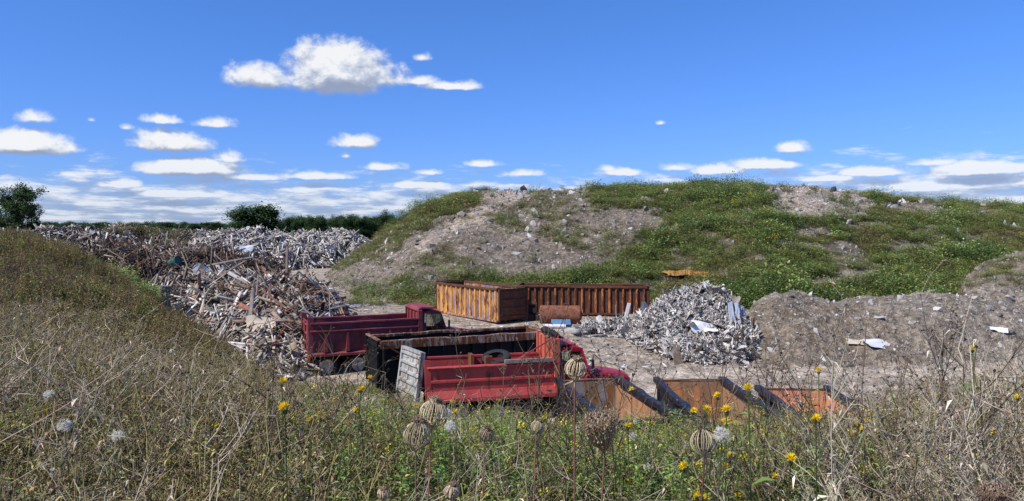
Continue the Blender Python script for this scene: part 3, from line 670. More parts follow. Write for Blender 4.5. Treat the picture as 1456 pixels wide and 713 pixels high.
# ------------------------------------------------------------------ greenery on the hill and around the yard
def lay_hill_green():
    src = []
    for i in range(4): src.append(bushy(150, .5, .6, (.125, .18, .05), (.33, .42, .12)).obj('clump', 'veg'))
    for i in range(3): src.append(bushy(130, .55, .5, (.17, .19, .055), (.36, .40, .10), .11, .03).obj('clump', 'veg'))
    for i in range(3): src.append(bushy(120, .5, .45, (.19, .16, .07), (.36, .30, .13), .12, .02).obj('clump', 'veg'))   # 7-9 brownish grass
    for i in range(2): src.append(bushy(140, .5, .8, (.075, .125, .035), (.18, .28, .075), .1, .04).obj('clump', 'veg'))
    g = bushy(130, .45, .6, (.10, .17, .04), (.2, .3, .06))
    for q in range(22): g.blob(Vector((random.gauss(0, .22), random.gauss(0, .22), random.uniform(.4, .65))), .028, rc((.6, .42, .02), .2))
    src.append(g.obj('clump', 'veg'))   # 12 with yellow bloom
    n = 40000
    u = rng.uniform(380, 1800, n); Y = np.exp(rng.uniform(math.log(50), math.log(112), n)); x = (u - CU) / FP * Y
    z, reg = all_z(x, Y); g, _, v = green_mask(x, Y, z, reg)
    pn = fbm(x * .22, Y * .22, 3, 81); pm = fbm(x * .6, Y * .35, 3, 87); pts = []; rot = []; scl = []; pk = []
    for i in range(n):
        if reg[i] != 2 or max(g[i] * (.35 if pm[i] > .13 else 1.0), .018) < rng.random(): continue
        brown = (g[i] < .6 and rng.random() < .7) or (u[i] < 650 and Y[i] < 72 and rng.random() < .8) or (u[i] < 700 and rng.random() < .6) or pn[i] < -.14 or rng.random() < .10
        hi = pn[i] > .16
        s = rng.uniform(.5, 1.2) * (1.5 if hi else 1) * (1.5 if rng.random() < .08 else 1) * (0.8 if u[i] < 600 else 1.08)
        if u[i] > 800 and rng.random() < .004: k = 12
        elif brown: k = rng.integers(7, 10) if rng.random() < .55 else rng.integers(4, 7)
        elif hi: k = rng.choice([10, 11, 0, 1, 2, 3])
        else: k = rng.integers(0, 7)
        pts.append((x[i], Y[i], z[i] - .05)); rot.append((rng.normal(0, .1), rng.normal(0, .1), rng.uniform(0, 6.28))); scl.append((s * rng.uniform(.9, 1.4), s * rng.uniform(.9, 1.4), s * rng.uniform(.7, 1.2))); pk.append(k)
    print('hill clumps', len(pts))
    # foot of the hill, verge by the road, grass round the trucks, top of the debris plateau
    def region(nn, u0, u1, Y0, Y1, ok, ks, s0, s1):
        uu = rng.uniform(u0, u1, nn); YY = rng.uniform(Y0, Y1, nn); xx = (uu - CU) / FP * YY; z_, r_ = all_z(xx, YY); nz = fbm(xx * .5, YY * .5, 3, 83)
        for i in range(nn):
            if not ok(uu[i], YY[i], xx[i], r_[i], nz[i]): continue
            s = rng.uniform(s0, s1); pts.append((xx[i], YY[i], z_[i] - .03)); rot.append((0, 0, rng.uniform(0, 6.28))); scl.append((s * 1.2, s * 1.2, s)); pk.append(rng.choice(ks))
    region(620, 500, 1100, 54, 62, lambda u, Y, x, r, n: n > -.02 and r in (0, 2) and not (620 < u < 930 and Y < 54), [1, 4, 5, 6, 7, 8, 10, 11], .5, 1.9)
    region(200, 560, 620, 52, 58, lambda u, Y, x, r, n: n > .02 and r in (0, 2), [4, 5, 6, 7, 8], .5, 1.5)
    region(2600, 370, 620, 20, 36, lambda u, Y, x, r, n: r in (0, 1) and n > -.25 + max(0, (u - 540)) * .01, [4, 5, 6, 0, 4, 5], .3, .65)
    region(120, 1060, 1456, 40, 50, lambda u, Y, x, r, n: n > .16, [4, 7, 8, 6], .3, .6)
    region(260, 1340, 1456, 50, 54, lambda u, Y, x, r, n: n > -.05, [4, 5, 7], .4, .9)
    region(160, 145, 215, 38, 48, lambda u, Y, x, r, n: True, [4, 5, 0, 1], .9, 1.7)
    region(250, 130, 210, 60, 72, lambda u, Y, x, r, n: n > -.2, [0, 1, 4, 10, 11], .8, 1.5)
    region(120, 130, 250, 55, 64, lambda u, Y, x, r, n: n > -.1, [0, 1, 4, 10, 11], .5, 1.1)
    tag(scatter('ground_cover', pts, rot, scl, pk, src), 'low green weeds spread over the rubble hill and yard edges', 'ground cover')
lay_hill_green()

def make_rock(s):
    n = 14; V = []
    for i in range(n):
        d = rv(); V.append(d * random.uniform(.6, 1.0))
    import bmesh
    bm = bmesh.new()
    for v in V: bm.verts.new((v.x * 1.2, v.y, v.z * .7))
    bmesh.ops.convex_hull(bm, input=bm.verts); me = D.meshes.new('rock'); bm.to_mesh(me); bm.free()
    a = me.attributes.new('tint', 'FLOAT_COLOR', 'POINT'); c = np.ones((len(me.vertices), 4), np.float32); c[:, :3] = s; a.data.foreach_set('color', c.ravel())
    me.materials.append(M['rock']); return D.objects.new('rock', me)
def lay_stones():
    cols = [(.30, .27, .24), (.42, .385, .35), (.58, .55, .52), (.22, .19, .165), (.33, .27, .21), (.5, .48, .45)]
    src = [make_rock(c) for c in cols]
    n = 90000; u = rng.uniform(340, 1700, n); Y = np.exp(rng.uniform(math.log(24), math.log(105), n)); x = (u - CU) / FP * Y
    z, reg = all_z(x, Y); g, _, _ = green_mask(x, Y, z, reg); pts = []; scl = []; pk = []; rot = []
    li = in_poly(u, HV + FP * (EYE - z) / Y, BARE[2])
    for i in range(n):
        if reg[i] == 1: continue
        if reg[i] == 2 and g[i] > .6 and rng.random() < .9: continue
        if reg[i] == 0 and rng.random() < .72: continue
        s = min(.035 * (1 + rng.pareto(2.2)), .42) * (1.25 if li[i] else 1) * (Y[i] / 60 if reg[i] != 0 else min(1, Y[i] / 70))
        pts.append((x[i], Y[i], z[i])); scl.append((s, s, s * rng.uniform(.5, 1))); rot.append(tuple(rng.uniform(0, 6.28, 3)))
        pk.append(rng.choice(6, p=([.25, .3, .14, .15, .13, .03] if not li[i] else [.15, .33, .27, .1, .08, .07])))
    print('stones', len(pts))
    tag(scatter('rubble_stones', pts, rot, scl, pk, src), 'loose grey and white stones strewn on hill, dirt bank and yard', 'stones')
lay_stones()

# ------------------------------------------------------------------ debris heaps
HEAPS = {
 'C': [(-15.4, 46, 5, 6, 2.35), (-12.7, 42.5, 3.8, 4.6, 2.1), (-11.9, 39.6, 2.6, 3.2, 1.4), (-19, 49, 6, 6, 2.3), (-12.9, 46.5, 3.0, 3.6, 1.9)],
 'B': [(-31, 62, 7, 5, 3.4), (-26.5, 63, 6, 5, 3.3), (-22.5, 65, 4, 5, 2.4), (-35, 67, 6, 5, 3.6)],
 'A': [(-29, 103, 7.5, 7, 4.1), (-36, 99, 10, 11, 4.7), (-50, 101, 14, 12, 4.8), (-66, 98, 12, 12, 4.6), (-26, 116, 7, 8, 3.9), (-45, 84, 8, 5, 4.3), (-51, 86, 7, 7, 4.9)],
 'W': [(10.5, 44.6, 2.8, 3.8, 2.1), (12.0, 44.4, 1.8, 3.2, 2.15), (8.7, 43.5, 2.2, 2.6, 1.35), (11.9, 42.2, 1.8, 2.6, 1.7), (10.3, 41.4, 2.8, 2.2, 1.0), (7.0, 44.6, 1.5, 1.2, .6), (6.0, 45.0, 2.2, .9, .26)]}
def heap_h(key, x, y):
    s = np.zeros(np.shape(x))
    for cx, cy, rx, ry, h in HEAPS[key]:
        r2 = ((x - cx) / rx) ** 2 + ((y - cy) / ry) ** 2
        s = s + (h * np.clip(1 - r2, 0, None) ** .75) ** 4
    s = s ** .25
    am = {'A': 1.3, 'B': .9, 'C': .6, 'W': .5}[key]
    n = fbm(x * .45, y * .45, 3, 91) * 2 * am + (np.abs(fbm(x * .16 + 9, y * .16, 2, 92)) * -1.5 + .2) * am * .6
    return np.where(s > .02, np.maximum(s + n * np.clip(s, 0, 1), 0), 0)
def debris(key, name, n_pl, n_sh, pal, L, Wd, label, nx=120, lm=1.0, sheet_l=(.15, .5), tilt=.35, thick=(.008, .022), mixf=.35, white=.5, strips=0, sl=.24, slabs=70):
    b = np.array(HEAPS[key]); x0, x1 = (b[:, 0] - b[:, 2]).min(), (b[:, 0] + b[:, 2]).max(); y0, y1 = (b[:, 1] - b[:, 3]).min(), (b[:, 1] + b[:, 3]).max()
    gx, gy = np.meshgrid(np.linspace(x0, x1, nx), np.linspace(y0, y1, nx)); hh = heap_h(key, gx, gy)
    zb = base_z(gx, gy); V = np.stack([gx, gy, np.where(hh > .03, zb + hh * .93 - .08, zb - .3)], -1).reshape(-1, 3)
    idx = np.arange(nx * nx).reshape(nx, nx); keep = (hh[:-1, :-1] + hh[1:, 1:] + hh[1:, :-1] + hh[:-1, 1:]) > .05
    F = np.stack([idx[:-1, :-1], idx[:-1, 1:], idx[1:, 1:], idx[1:, :-1]], -1)[keep]
    cb = np.tile(np.array([[.085, .07, .06]]), (len(V), 1)) * (1 + rng.normal(0, .3, (len(V), 1)))  # base mound coloured dark to stand in for shade in the gaps
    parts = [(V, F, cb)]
    def place(n, ext=.02):
        xs = rng.uniform(x0, x1, n * 4); ys = rng.uniform(y0, y1, n * 4); h = heap_h(key, xs, ys); ok = h > ext
        xs, ys, h = xs[ok][:n], ys[ok][:n], h[ok][:n]; e = .25
        gxx = (heap_h(key, xs + e, ys) - heap_h(key, xs - e, ys)) / (2 * e); gyy = (heap_h(key, xs, ys + e) - heap_h(key, xs, ys - e)) / (2 * e)
        return xs, ys, base_z(xs, ys) + h, np.clip(gxx, -1.2, 1.2), np.clip(gyy, -1.2, 1.2)
    def colour(xs, ys, zs):
        n = len(xs); zone = fbm(xs * .22 + 3, ys * .22, 3, 95) + rng.normal(0, .10, n)
        k = np.clip(((zone + .45) / .9 * len(pal)).astype(int), 0, len(pal) - 1)
        mix = rng.random(n) < mixf; k = np.where(mix, rng.integers(0, len(pal), n), k)
        if key == 'A':      # browner, darker timber at the left end
            uu, vv = proj(xs, ys, zs); br = (uu + rng.normal(0, 25, n) < 275) & (rng.random(n) < .7); k = np.where(br, rng.choice([0, 2, 9, 0, 9], n), k)
        if key == 'C':      # white rubble at the front and lower left, reddish boards at the right, dark timber at the back
            uu, vv = proj(xs, ys, zs); uu = uu + rng.normal(0, 22, n); vv = vv + rng.normal(0, 12, n); r_ = rng.random(n)
            wz = ((uu < 345) & (vv > 418)) | (vv > 478); rz = (uu > 350) & (vv > 395) & ~wz; dz = ~wz & ~rz
            k = np.where(wz & (r_ < .7), rng.choice([6, 7, 8, 9, 10, 8, 9], n), k); k = np.where(rz & (r_ < .75), rng.choice([1, 2, 4, 5, 6, 2, 7, 8], n), k); k = np.where(dz & (r_ < .85), rng.choice([0, 1, 2, 3, 2, 1, 3, 7], n), k)
        return np.clip(np.array(pal)[k] * (1 + rng.normal(0, .22, (n, 1))) * (1 + rng.normal(0, .04, (n, 3))), .01, .85)
    xs, ys, zs, gx_, gy_ = place(n_pl); n = len(xs)
    yaw = fbm(xs * .25, ys * .25, 2, 97) * 9 + rng.normal(0, .75, n) + (rng.random(n) < .3) * 1.5; along = gx_ * np.cos(yaw) + gy_ * np.sin(yaw)
    pitch = -np.arctan(along) + rng.normal(0, tilt, n); roll = rng.normal(0, .7, n) * .7 + np.arctan(-gx_ * np.sin(yaw) + gy_ * np.cos(yaw))
    ln = np.exp(rng.normal(math.log(L), .5, n)) * lm; ln = np.clip(ln, .08, 2.2)
    Hf = np.stack([ln, np.clip(np.exp(rng.normal(math.log(Wd), .45, n)), .015, .3), rng.uniform(*thick, n)], -1)
    C = np.stack([xs, ys, zs + rng.normal(.03, .10, n) + np.abs(np.sin(pitch)) * ln * .12], -1)
    parts.append(box_batch(C, Hf, rotmats(yaw, pitch, roll), colour(xs, ys, zs)))
    xs, ys, zs, gx_, gy_ = place(n_sh); n = len(xs)
    yaw = rng.uniform(0, 6.28, n); pitch = rng.normal(0, .6, n); roll = rng.normal(0, .6, n)
    s = rng.uniform(*sheet_l, n); Hf = np.stack([s, s * rng.uniform(.3, 1, n), s], -1); cc = colour(xs, ys, zs); wl = rng.random(n) < white
    cc[wl] = np.array([.66, .65, .62]) * (1 + rng.normal(0, .2, (wl.sum(), 1)))
    parts.append(sheet_batch(np.stack([xs, ys, zs + .05], -1), Hf, rotmats(yaw, pitch, roll), np.clip(cc, 0, .8)))
    xs, ys, zs, gx_, gy_ = place(slabs); n = len(xs); s = rng.uniform(.3, .75, n); pc = np.array([(.62, .61, .59), (.40, .37, .34), (.26, .2, .16), (.5, .5, .52), (.66, .65, .63)])[rng.integers(0, 5, n)]
    parts.append(sheet_batch(np.stack([xs, ys, zs + .08], -1), np.stack([s, s * rng.uniform(.3, .8, n), s], -1), rotmats(rng.uniform(0, 6.28, n), -np.arctan(gx_) + rng.normal(0, .4, n), np.arctan(gy_) + rng.normal(0, .4, n)), pc * (1 + rng.normal(0, .1, (n, 1))), 4, .07))
    if strips:      # curled strips of siding and flashing
        xs, ys, zs, gx_, gy_ = place(strips); n = len(xs); s = np.exp(rng.normal(math.log(sl), .5, n)); cc = colour(xs, ys, zs); wl = rng.random(n) < white * .9; cc[wl] = np.array([.66, .655, .64]) * (1 + rng.normal(0, .12, (wl.sum(), 1)))
        parts.append(sheet_batch(np.stack([xs, ys, zs + .06], -1), np.stack([s, s * rng.uniform(.06, .22, n), s], -1), rotmats(rng.uniform(0, 6.28, n), rng.normal(0, .6, n), rng.normal(0, .8, n)), np.clip(cc, 0, .8), 5, .22))
    V, F, Cc = join(parts); Cc = np.clip(Cc * (np.array([1.06, 1.0, .92]) if key != 'W' else np.array([.94, .90, .85])), 0, .84)
    return tag(np_mesh(name, V, F, Cc, M['debris']), label, 'debris heap', kind='stuff')
WHT, LGY, GRY, GBR, BRO, RED_, DRK, PNK = (.66, .65, .64), (.48, .455, .43), (.31, .285, .265), (.235, .185, .15), (.16, .10, .065), (.33, .13, .085), (.055, .045, .04), (.5, .36, .30)
debris('C', 'demolition_debris', 7200, 600, [DRK, DRK, GBR, GRY, (.26, .13, .09), GBR, (.40, .32, .27), LGY, GRY, WHT, WHT], .62, .045, 'splintered boards and white rubble heaped behind the maroon truck', sheet_l=(.06, .24), strips=1200, white=.3)  # dark palette pieces also stand in for shaded gaps between the boards
debris('B', 'demolition_debris', 8000, 300, [DRK, BRO, DRK, GBR, DRK, BRO, GBR, GRY, GBR], .55, .035, 'dark brown heap of broken timber in the middle of the dump', sheet_l=(.06, .25), white=.15, strips=300, mixf=.2)
debris('A', 'demolition_debris', 24000, 1800, [GBR, LGY, GRY, WHT, LGY, WHT, LGY, WHT, GRY, DRK], .32, .055, 'long pale grey ridge of demolition waste on the skyline at left', nx=160, sheet_l=(.12, .4), mixf=.4, strips=3500, slabs=260)
debris('W', 'scrap_siding', 5000, 5200, [WHT, LGY, WHT, GBR, LGY, WHT, GRY, WHT, DRK, (.50, .50, .50)], .18, .02, 'heap of white and grey plastic and siding scraps beside the dirt bank', sheet_l=(.03, .15), tilt=.6, thick=(.004, .012), strips=7500, white=.62, sl=.17, slabs=50)

def top_z(x, y):
    z = float(base_z(np.array([x]), np.array([y]))[0]); return z + max(float(heap_h(k, np.array([x]), np.array([y]))[0]) for k in HEAPS)
def litter():
    parts = []
    def some(n, u0, u1, Y0, Y1, sz, pal):
        u = rng.uniform(u0, u1, n); Y = rng.uniform(Y0, Y1, n); x = (u - CU) / FP * Y; z, r = all_z(x, Y); ok = r != 1; x, Y, z = x[ok], Y[ok], z[ok]; n = len(x)
        s = np.exp(rng.normal(math.log(sz), .6, n)); cc = np.array(pal)[rng.integers(0, len(pal), n)] * (1 + rng.normal(0, .15, (n, 1)))
        m = n // 2; C = np.stack([x, Y, z + .02], -1)
        parts.append(box_batch(C[:m], np.stack([s, s * .18, s * .08 + .005], -1)[:m], rotmats(rng.uniform(0, 6.28, m), rng.normal(0, .1, m), rng.normal(0, .2, m)), cc[:m]))
        parts.append(sheet_batch(C[m:], np.stack([s, s * .7, s * .6], -1)[m:] * .7, rotmats(rng.uniform(0, 6.28, n - m), rng.normal(0, .3, n - m), rng.normal(0, .3, n - m)), cc[m:], 4))
    pal = [WHT, WHT, LGY, GBR, PNK]
    some(500, 820, 1100, 38, 47, .07, pal); some(260, 440, 900, 36, 50, .05, pal); some(600, 1060, 1500, 36, 52, .06, [WHT, LGY, GBR, WHT])
    some(500, 360, 530, 38, 70, .09, pal); some(350, 1000, 1456, 29, 40, .04, pal); some(500, 460, 1456, 62, 95, .12, [WHT, LGY]); some(260, 830, 930, 43.5, 46.5, .2, [WHT, LGY, GBR]); some(110, 820, 915, 43.8, 46.2, .36, [WHT, LGY, GBR, GRY])
    V, F, Cc = join(parts); tag(np_mesh('litter', V, F, np.clip(Cc, 0, .8), M['debris']), 'scraps of wood and plastic scattered over the yard', 'litter', kind='stuff')
litter()

# larger boards one can tell apart on the near heap
def boards():
    spec = [(5, (.30, .13, .09), 'weathered red board lying on the near debris heap', 'red boards on the near debris heap', 14),
            (5, (.42, .39, .36), 'grey weathered plank lying on the near debris heap', 'grey planks on the near debris heap', 30),
            (5, (.62, .60, .58), 'white painted board lying on the near debris heap', 'white boards on the near debris heap', 26),
            (5, (.20, .14, .10), 'dark brown timber sticking out of the near debris heap', 'brown timbers in the near debris heap', 24)]
    for _, col, lab, grp, n in spec:
        for i in range(n):
            for tr in range(50):
                x = random.uniform(-20, -10); y = random.uniform(37.5, 51)
                if heap_h('C', np.array([x]), np.array([y]))[0] > .5: break
            L = random.uniform(.6, 1.6); w = random.uniform(.06, .16); t = random.uniform(.015, .035); m = random.uniform(-.3, .3) * w
            # a board with one broken, splintered end
            V = [(-L, -w, -t), (-L, w, -t), (L * .93, w, -t), (L, w * .3 + m, -t), (L * .9, m - w * .2, -t), (L * .98, -w, -t)]
            V = np.array(V + [(a, b, t) for a, b, _ in V]); nrm = 6
            Fq = np.array([[i, (i + 1) % 6, 6 + (i + 1) % 6, 6 + i] for i in range(6)]); Ft = np.array([[0, 5, 4], [0, 4, 1], [1, 4, 3], [1, 3, 2], [6, 10, 11], [6, 7, 10], [7, 9, 10], [7, 8, 9]])
            o = np_mesh('loose_board', V, [Ft, Fq], np.tile(np.array([col]) * random.uniform(.8, 1.2), (12, 1)), M['debris'])
            o.location = (x, y, top_z(x, y) + .16 + random.uniform(0, .12)); o.rotation_euler = (random.gauss(0, .5), random.gauss(0, .35), random.uniform(0, 6.28))
            tag(o, lab, 'board', grp)
boards()

# ------------------------------------------------------------------ vehicles
def wheel(parent, x, y, z, side, R=.52, w=.27, rimm='rim', dual=False):
    """side -1: near side (faces -y)"""
    m = MB(); s = side
    m.lathe([(R * .60, s * w * .5), (R * .56, s * w * .30), (R * .50, s * w * .10), (R * .26, s * w * .02), (R * .22, s * w * .42), (0.001, s * w * .44)], (x, y, z), 'y', 28)
    m.lathe([(R * .60, s * w * .5), (R * .63, s * w * .5), (R * .63, -s * w * .45), (R * .55, -s * w * .45), (R * .52, s * w * .1)], (x, y, z), 'y', 28)
    for k in range(8):
        a = k * math.pi / 4; m.lathe([(.018, 0), (.018, s * .03), (.001, s * .035)], (x + R * .36 * math.cos(a), y + s * w * .06, z + R * .36 * math.sin(a)), 'y', 6)
    wl = m.build('wheel', M[rimm], parent, smooth=False)
    t = MB()
    def tyre(yc):
        t.lathe([(R * .63, -w * .42), (R * .70, -w * .5), (R * .92, -w * .5), (R * .99, -w * .40), (R, -w * .2), (R, w * .2), (R * .99, w * .40), (R * .92, w * .5), (R * .70, w * .5), (R * .63, w * .42)], (x, yc, z), 'y', 32, closed=True)
        for k in range(40):
            a = k * 2 * math.pi / 40; c, q = math.cos(a), math.sin(a)
            for yy in (-w * .28, w * .28):
                t.bar((x + c * R * 1.0, yc + yy - .06, z + q * R * 1.0), (x + c * R * 1.0, yc + yy + .06, z + q * R * 1.0), .035, .03)
    tyre(y)
    if dual: tyre(y - s * (w + .05))
    t.build('tyre', M['rubber'], wl); return wl

def cab_and_front(root, x0, paint, hood_len=1.95, W=1.05, z0=1.10, zb=1.94, zt=2.95, hood='paint', window_tint=True):
    """conventional cab starting at x0, hood ahead of it"""
    x1 = x0 + 1.35; m = MB()
    m.box(x0, x1, -W, -W + .05, z0, zb); m.box(x0, x1, W - .05, W, z0, zb); m.box(x0, x0 + .05, -W + .05, W - .05, z0, zb + .1); m.box(x0 + .05, x1, -W + .05, W - .05, z0, z0 + .05); m.box(x1 - .05, x1, -W + .05, W - .05, z0 + .05, zb)
    for s in (-1, 1):     # pillars
        m.bar((x0 + .05, s * (W - .06), zb), (x0 + .10, s * (W - .12), zt - .06), .10, .12); m.bar((x1 - .03, s * (W - .04), zb), (x1 - .34, s * (W - .12), zt - .06), .07, .08)
    m.box(x0, x0 + .05, -W + .12, -.48, zb + .1, zt - .06); m.box(x0, x0 + .05, .48, W - .12, zb + .1, zt - .06); m.box(x0 + .001, x0 + .051, -.48, .48, zt - .22, zt - .06)
    m.build('cab', M[paint], root, .012)
    r = MB(); n = 9; prof = []
    for i in range(n):
        t = i / (n - 1); prof.append((x0 - .02 + t * 1.08, zt - .07 + .13 * math.sin(math.pi * (.12 + .76 * t))))
    r.prism(prof + [(x0 + 1.06, zt - .10), (x0 - .02, zt - .10)], -W + .08, W - .08)
    roof = r.build('roof', M[paint], root, .02)
    for q in (-.6, -.3, 0, .3, .6):
        l = MB(); l.lathe([(.05, 0), (.045, .05), (.001, .07)], (x1 - .42, q, zt + .01), 'z', 10); l.build('marker_light', M['amber'], root)
    # glass
    def pane(nm, pts, par=root):
        g = MB(); a = [Vector(p) for p in pts]; nn = (a[1] - a[0]).cross(a[2] - a[0]).normalized() * .006; g.hexa(a + [p + nn for p in a]); return g.build(nm, M['glass'], par)
    pane('windshield', [(x1 - .06, -W + .13, zb + .02), (x1 - .06, W - .13, zb + .02), (x1 - .35, W - .17, zt - .1), (x1 - .35, -W + .17, zt - .1)])
    pane('rear_window', [(x0 + .02, -.46, zb + .12), (x0 + .02, .46, zb + .12), (x0 + .02, .46, zt - .24), (x0 + .02, -.46, zt - .24)])
    for s in (-1, 1):
        d = MB(); y = s * (W + .008)
        d.box(x0 + .16, x1 - .12, min(y, y + s * .018), max(y, y + s * .018), z0 + .06, zb - .01)
        d.bar((x0 + .20, s * (W - .03), zb), (x0 + .22, s * (W - .09), zt - .12), .035); d.bar((x0 + .22, s * (W - .09), zt - .12), (x1 - .40, s * (W - .10), zt - .12), .035); d.bar((x1 - .40, s * (W - .10), zt - .12), (x1 - .14, s * (W - .03), zb + .02), .035)
        door = d.build('door', M[paint], root, .008)
        pane('door_window', [(x0 + .20, s * (W - .03), zb + .01), (x1 - .14, s * (W - .03), zb + .01), (x1 - .40, s * (W - .09), zt - .13), (x0 + .22, s * (W - .09), zt - .13)], door)
        hnd = MB(); hnd.bar((x0 + .24, y + s * .045, zb - .14), (x0 + .38, y + s * .045, zb - .14), .025); hnd.build('handle', M['chrome'], door)
        mr = MB(); mr.bar((x1 - .12, s * (W - .02), zb + .05), (x1 + .02, s * (W + .26), zb + .12), .02); mr.bar((x1 - .22, s * (W - .05), zt - .2), (x1 + .02, s * (W + .26), zt - .3), .02); mr.bar((x1 + .02, s * (W + .26), zb + .05), (x1 + .02, s * (W + .26), zt - .25), .025)
        mr.box(x1 - .02, x1 + .04, s * (W + .26) - .09, s * (W + .26) + .09, zb + .16, zb + .56); mr.build('mirror', M['black'], root, .01)
    it = MB(); it.box(x0 + .12, x0 + .28, -.85, .85, zb - .35, zb + .42); it.box(x0 + .28, x0 + .75, -.85, .85, zb - .45, zb - .28); it.build('seat', M['seatm'], root, .03)
    it = MB(); it.box(x1 - .30, x1 - .06, -W + .06, W - .06, zb - .35, zb - .02); it.lathe([(.20, -.012), (.215, 0), (.20, .012), (.185, 0)], (x1 - .42, .45, zb + .02), 'x', 20, True); it.build('dashboard', M['interior'], root)
    # hood: tapering, rounded top
    h = MB(); hx = x1 + .005; L = hood_len; rings = []
    for t, hw, top in ((0, .86, zb + .02), (.35, .80, zb - .04), (.75, .70, zb - .15), (.95, .64, zb - .25), (1.0, .60, zb - .36)):
        xx = hx + L * t; ring = []
        for y, z in ((-hw, .98), (-hw, top - .16), (-hw * .93, top - .06), (-hw * .7, top), (0, top + .03), (hw * .7, top), (hw * .93, top - .06), (hw, top - .16), (hw, .98)): ring.append((xx, y, z))
        rings.append(ring)
    vs = sum(rings, []); k = 9; fs = [[i * k + j, i * k + (j + 1) % k, (i + 1) * k + (j + 1) % k, (i + 1) * k + j] for i in range(4) for j in range(k)] + [list(range(k)), [4 * k + j for j in range(k)]]
    h.add(vs, fs); hd = h.build('hood', M[paint], root, smooth=False)
    hb = MB(); hb.box(x1 + .25, x1 + .6, -.862, -.853, zb - .30, zb - .24); hb.build('badge', M['chrome'], hd)
    xc = x1 + L * .52
    for s in (-1, 1):
        fd = MB(); pr = []; 
        for i in range(11):
            a = math.pi * (1 - i / 10); pr.append((xc + .72 * math.cos(a), .62 + .62 * math.sin(a)))
        inner = [(xc + .60 * math.cos(math.pi * i / 10), .62 + .52 * math.sin(math.pi * i / 10)) for i in range(11)]
        ya, yb_ = sorted((s * .70, s * 1.12))
        # arch as quads
        for i in range(10):
            (xa, za), (xb, zb2) = pr[i], pr[i + 1]; (xi, zi), (xj, zj) = inner[10 - i], inner[9 - i]
            fd.hexa([(xa, ya, za), (xb, ya, zb2), (xb, yb_, zb2), (xa, yb_, za), (xi, ya, zi), (xj, ya, zj), (xj, yb_, zj), (xi, yb_, zi)])
        fd.build('fender', M[paint], root)
    gr = MB(); gx = hx + L; gr.box(gx, gx + .04, -.52, .52, .85, zb - .42)
    for i in range(7): gr.box(gx + .04, gx + .055, -.48, .48, .90 + i * .065, .93 + i * .065)
    gr.build('grille', M['chrome'], root)
    for s in (-1, 1):
        q = MB(); q.lathe([(.001, .05), (.07, .045), (.10, .02), (.11, 0)], (gx - .08 + .06, s * .82, 1.06), 'x', 16); q.build('headlight', M['lens'], root)
    b = MB(); b.box(gx + .06, gx + .20, -1.15, 1.15, .50, .78); b.build('bumper', M['black'], root, .02)
    return x1

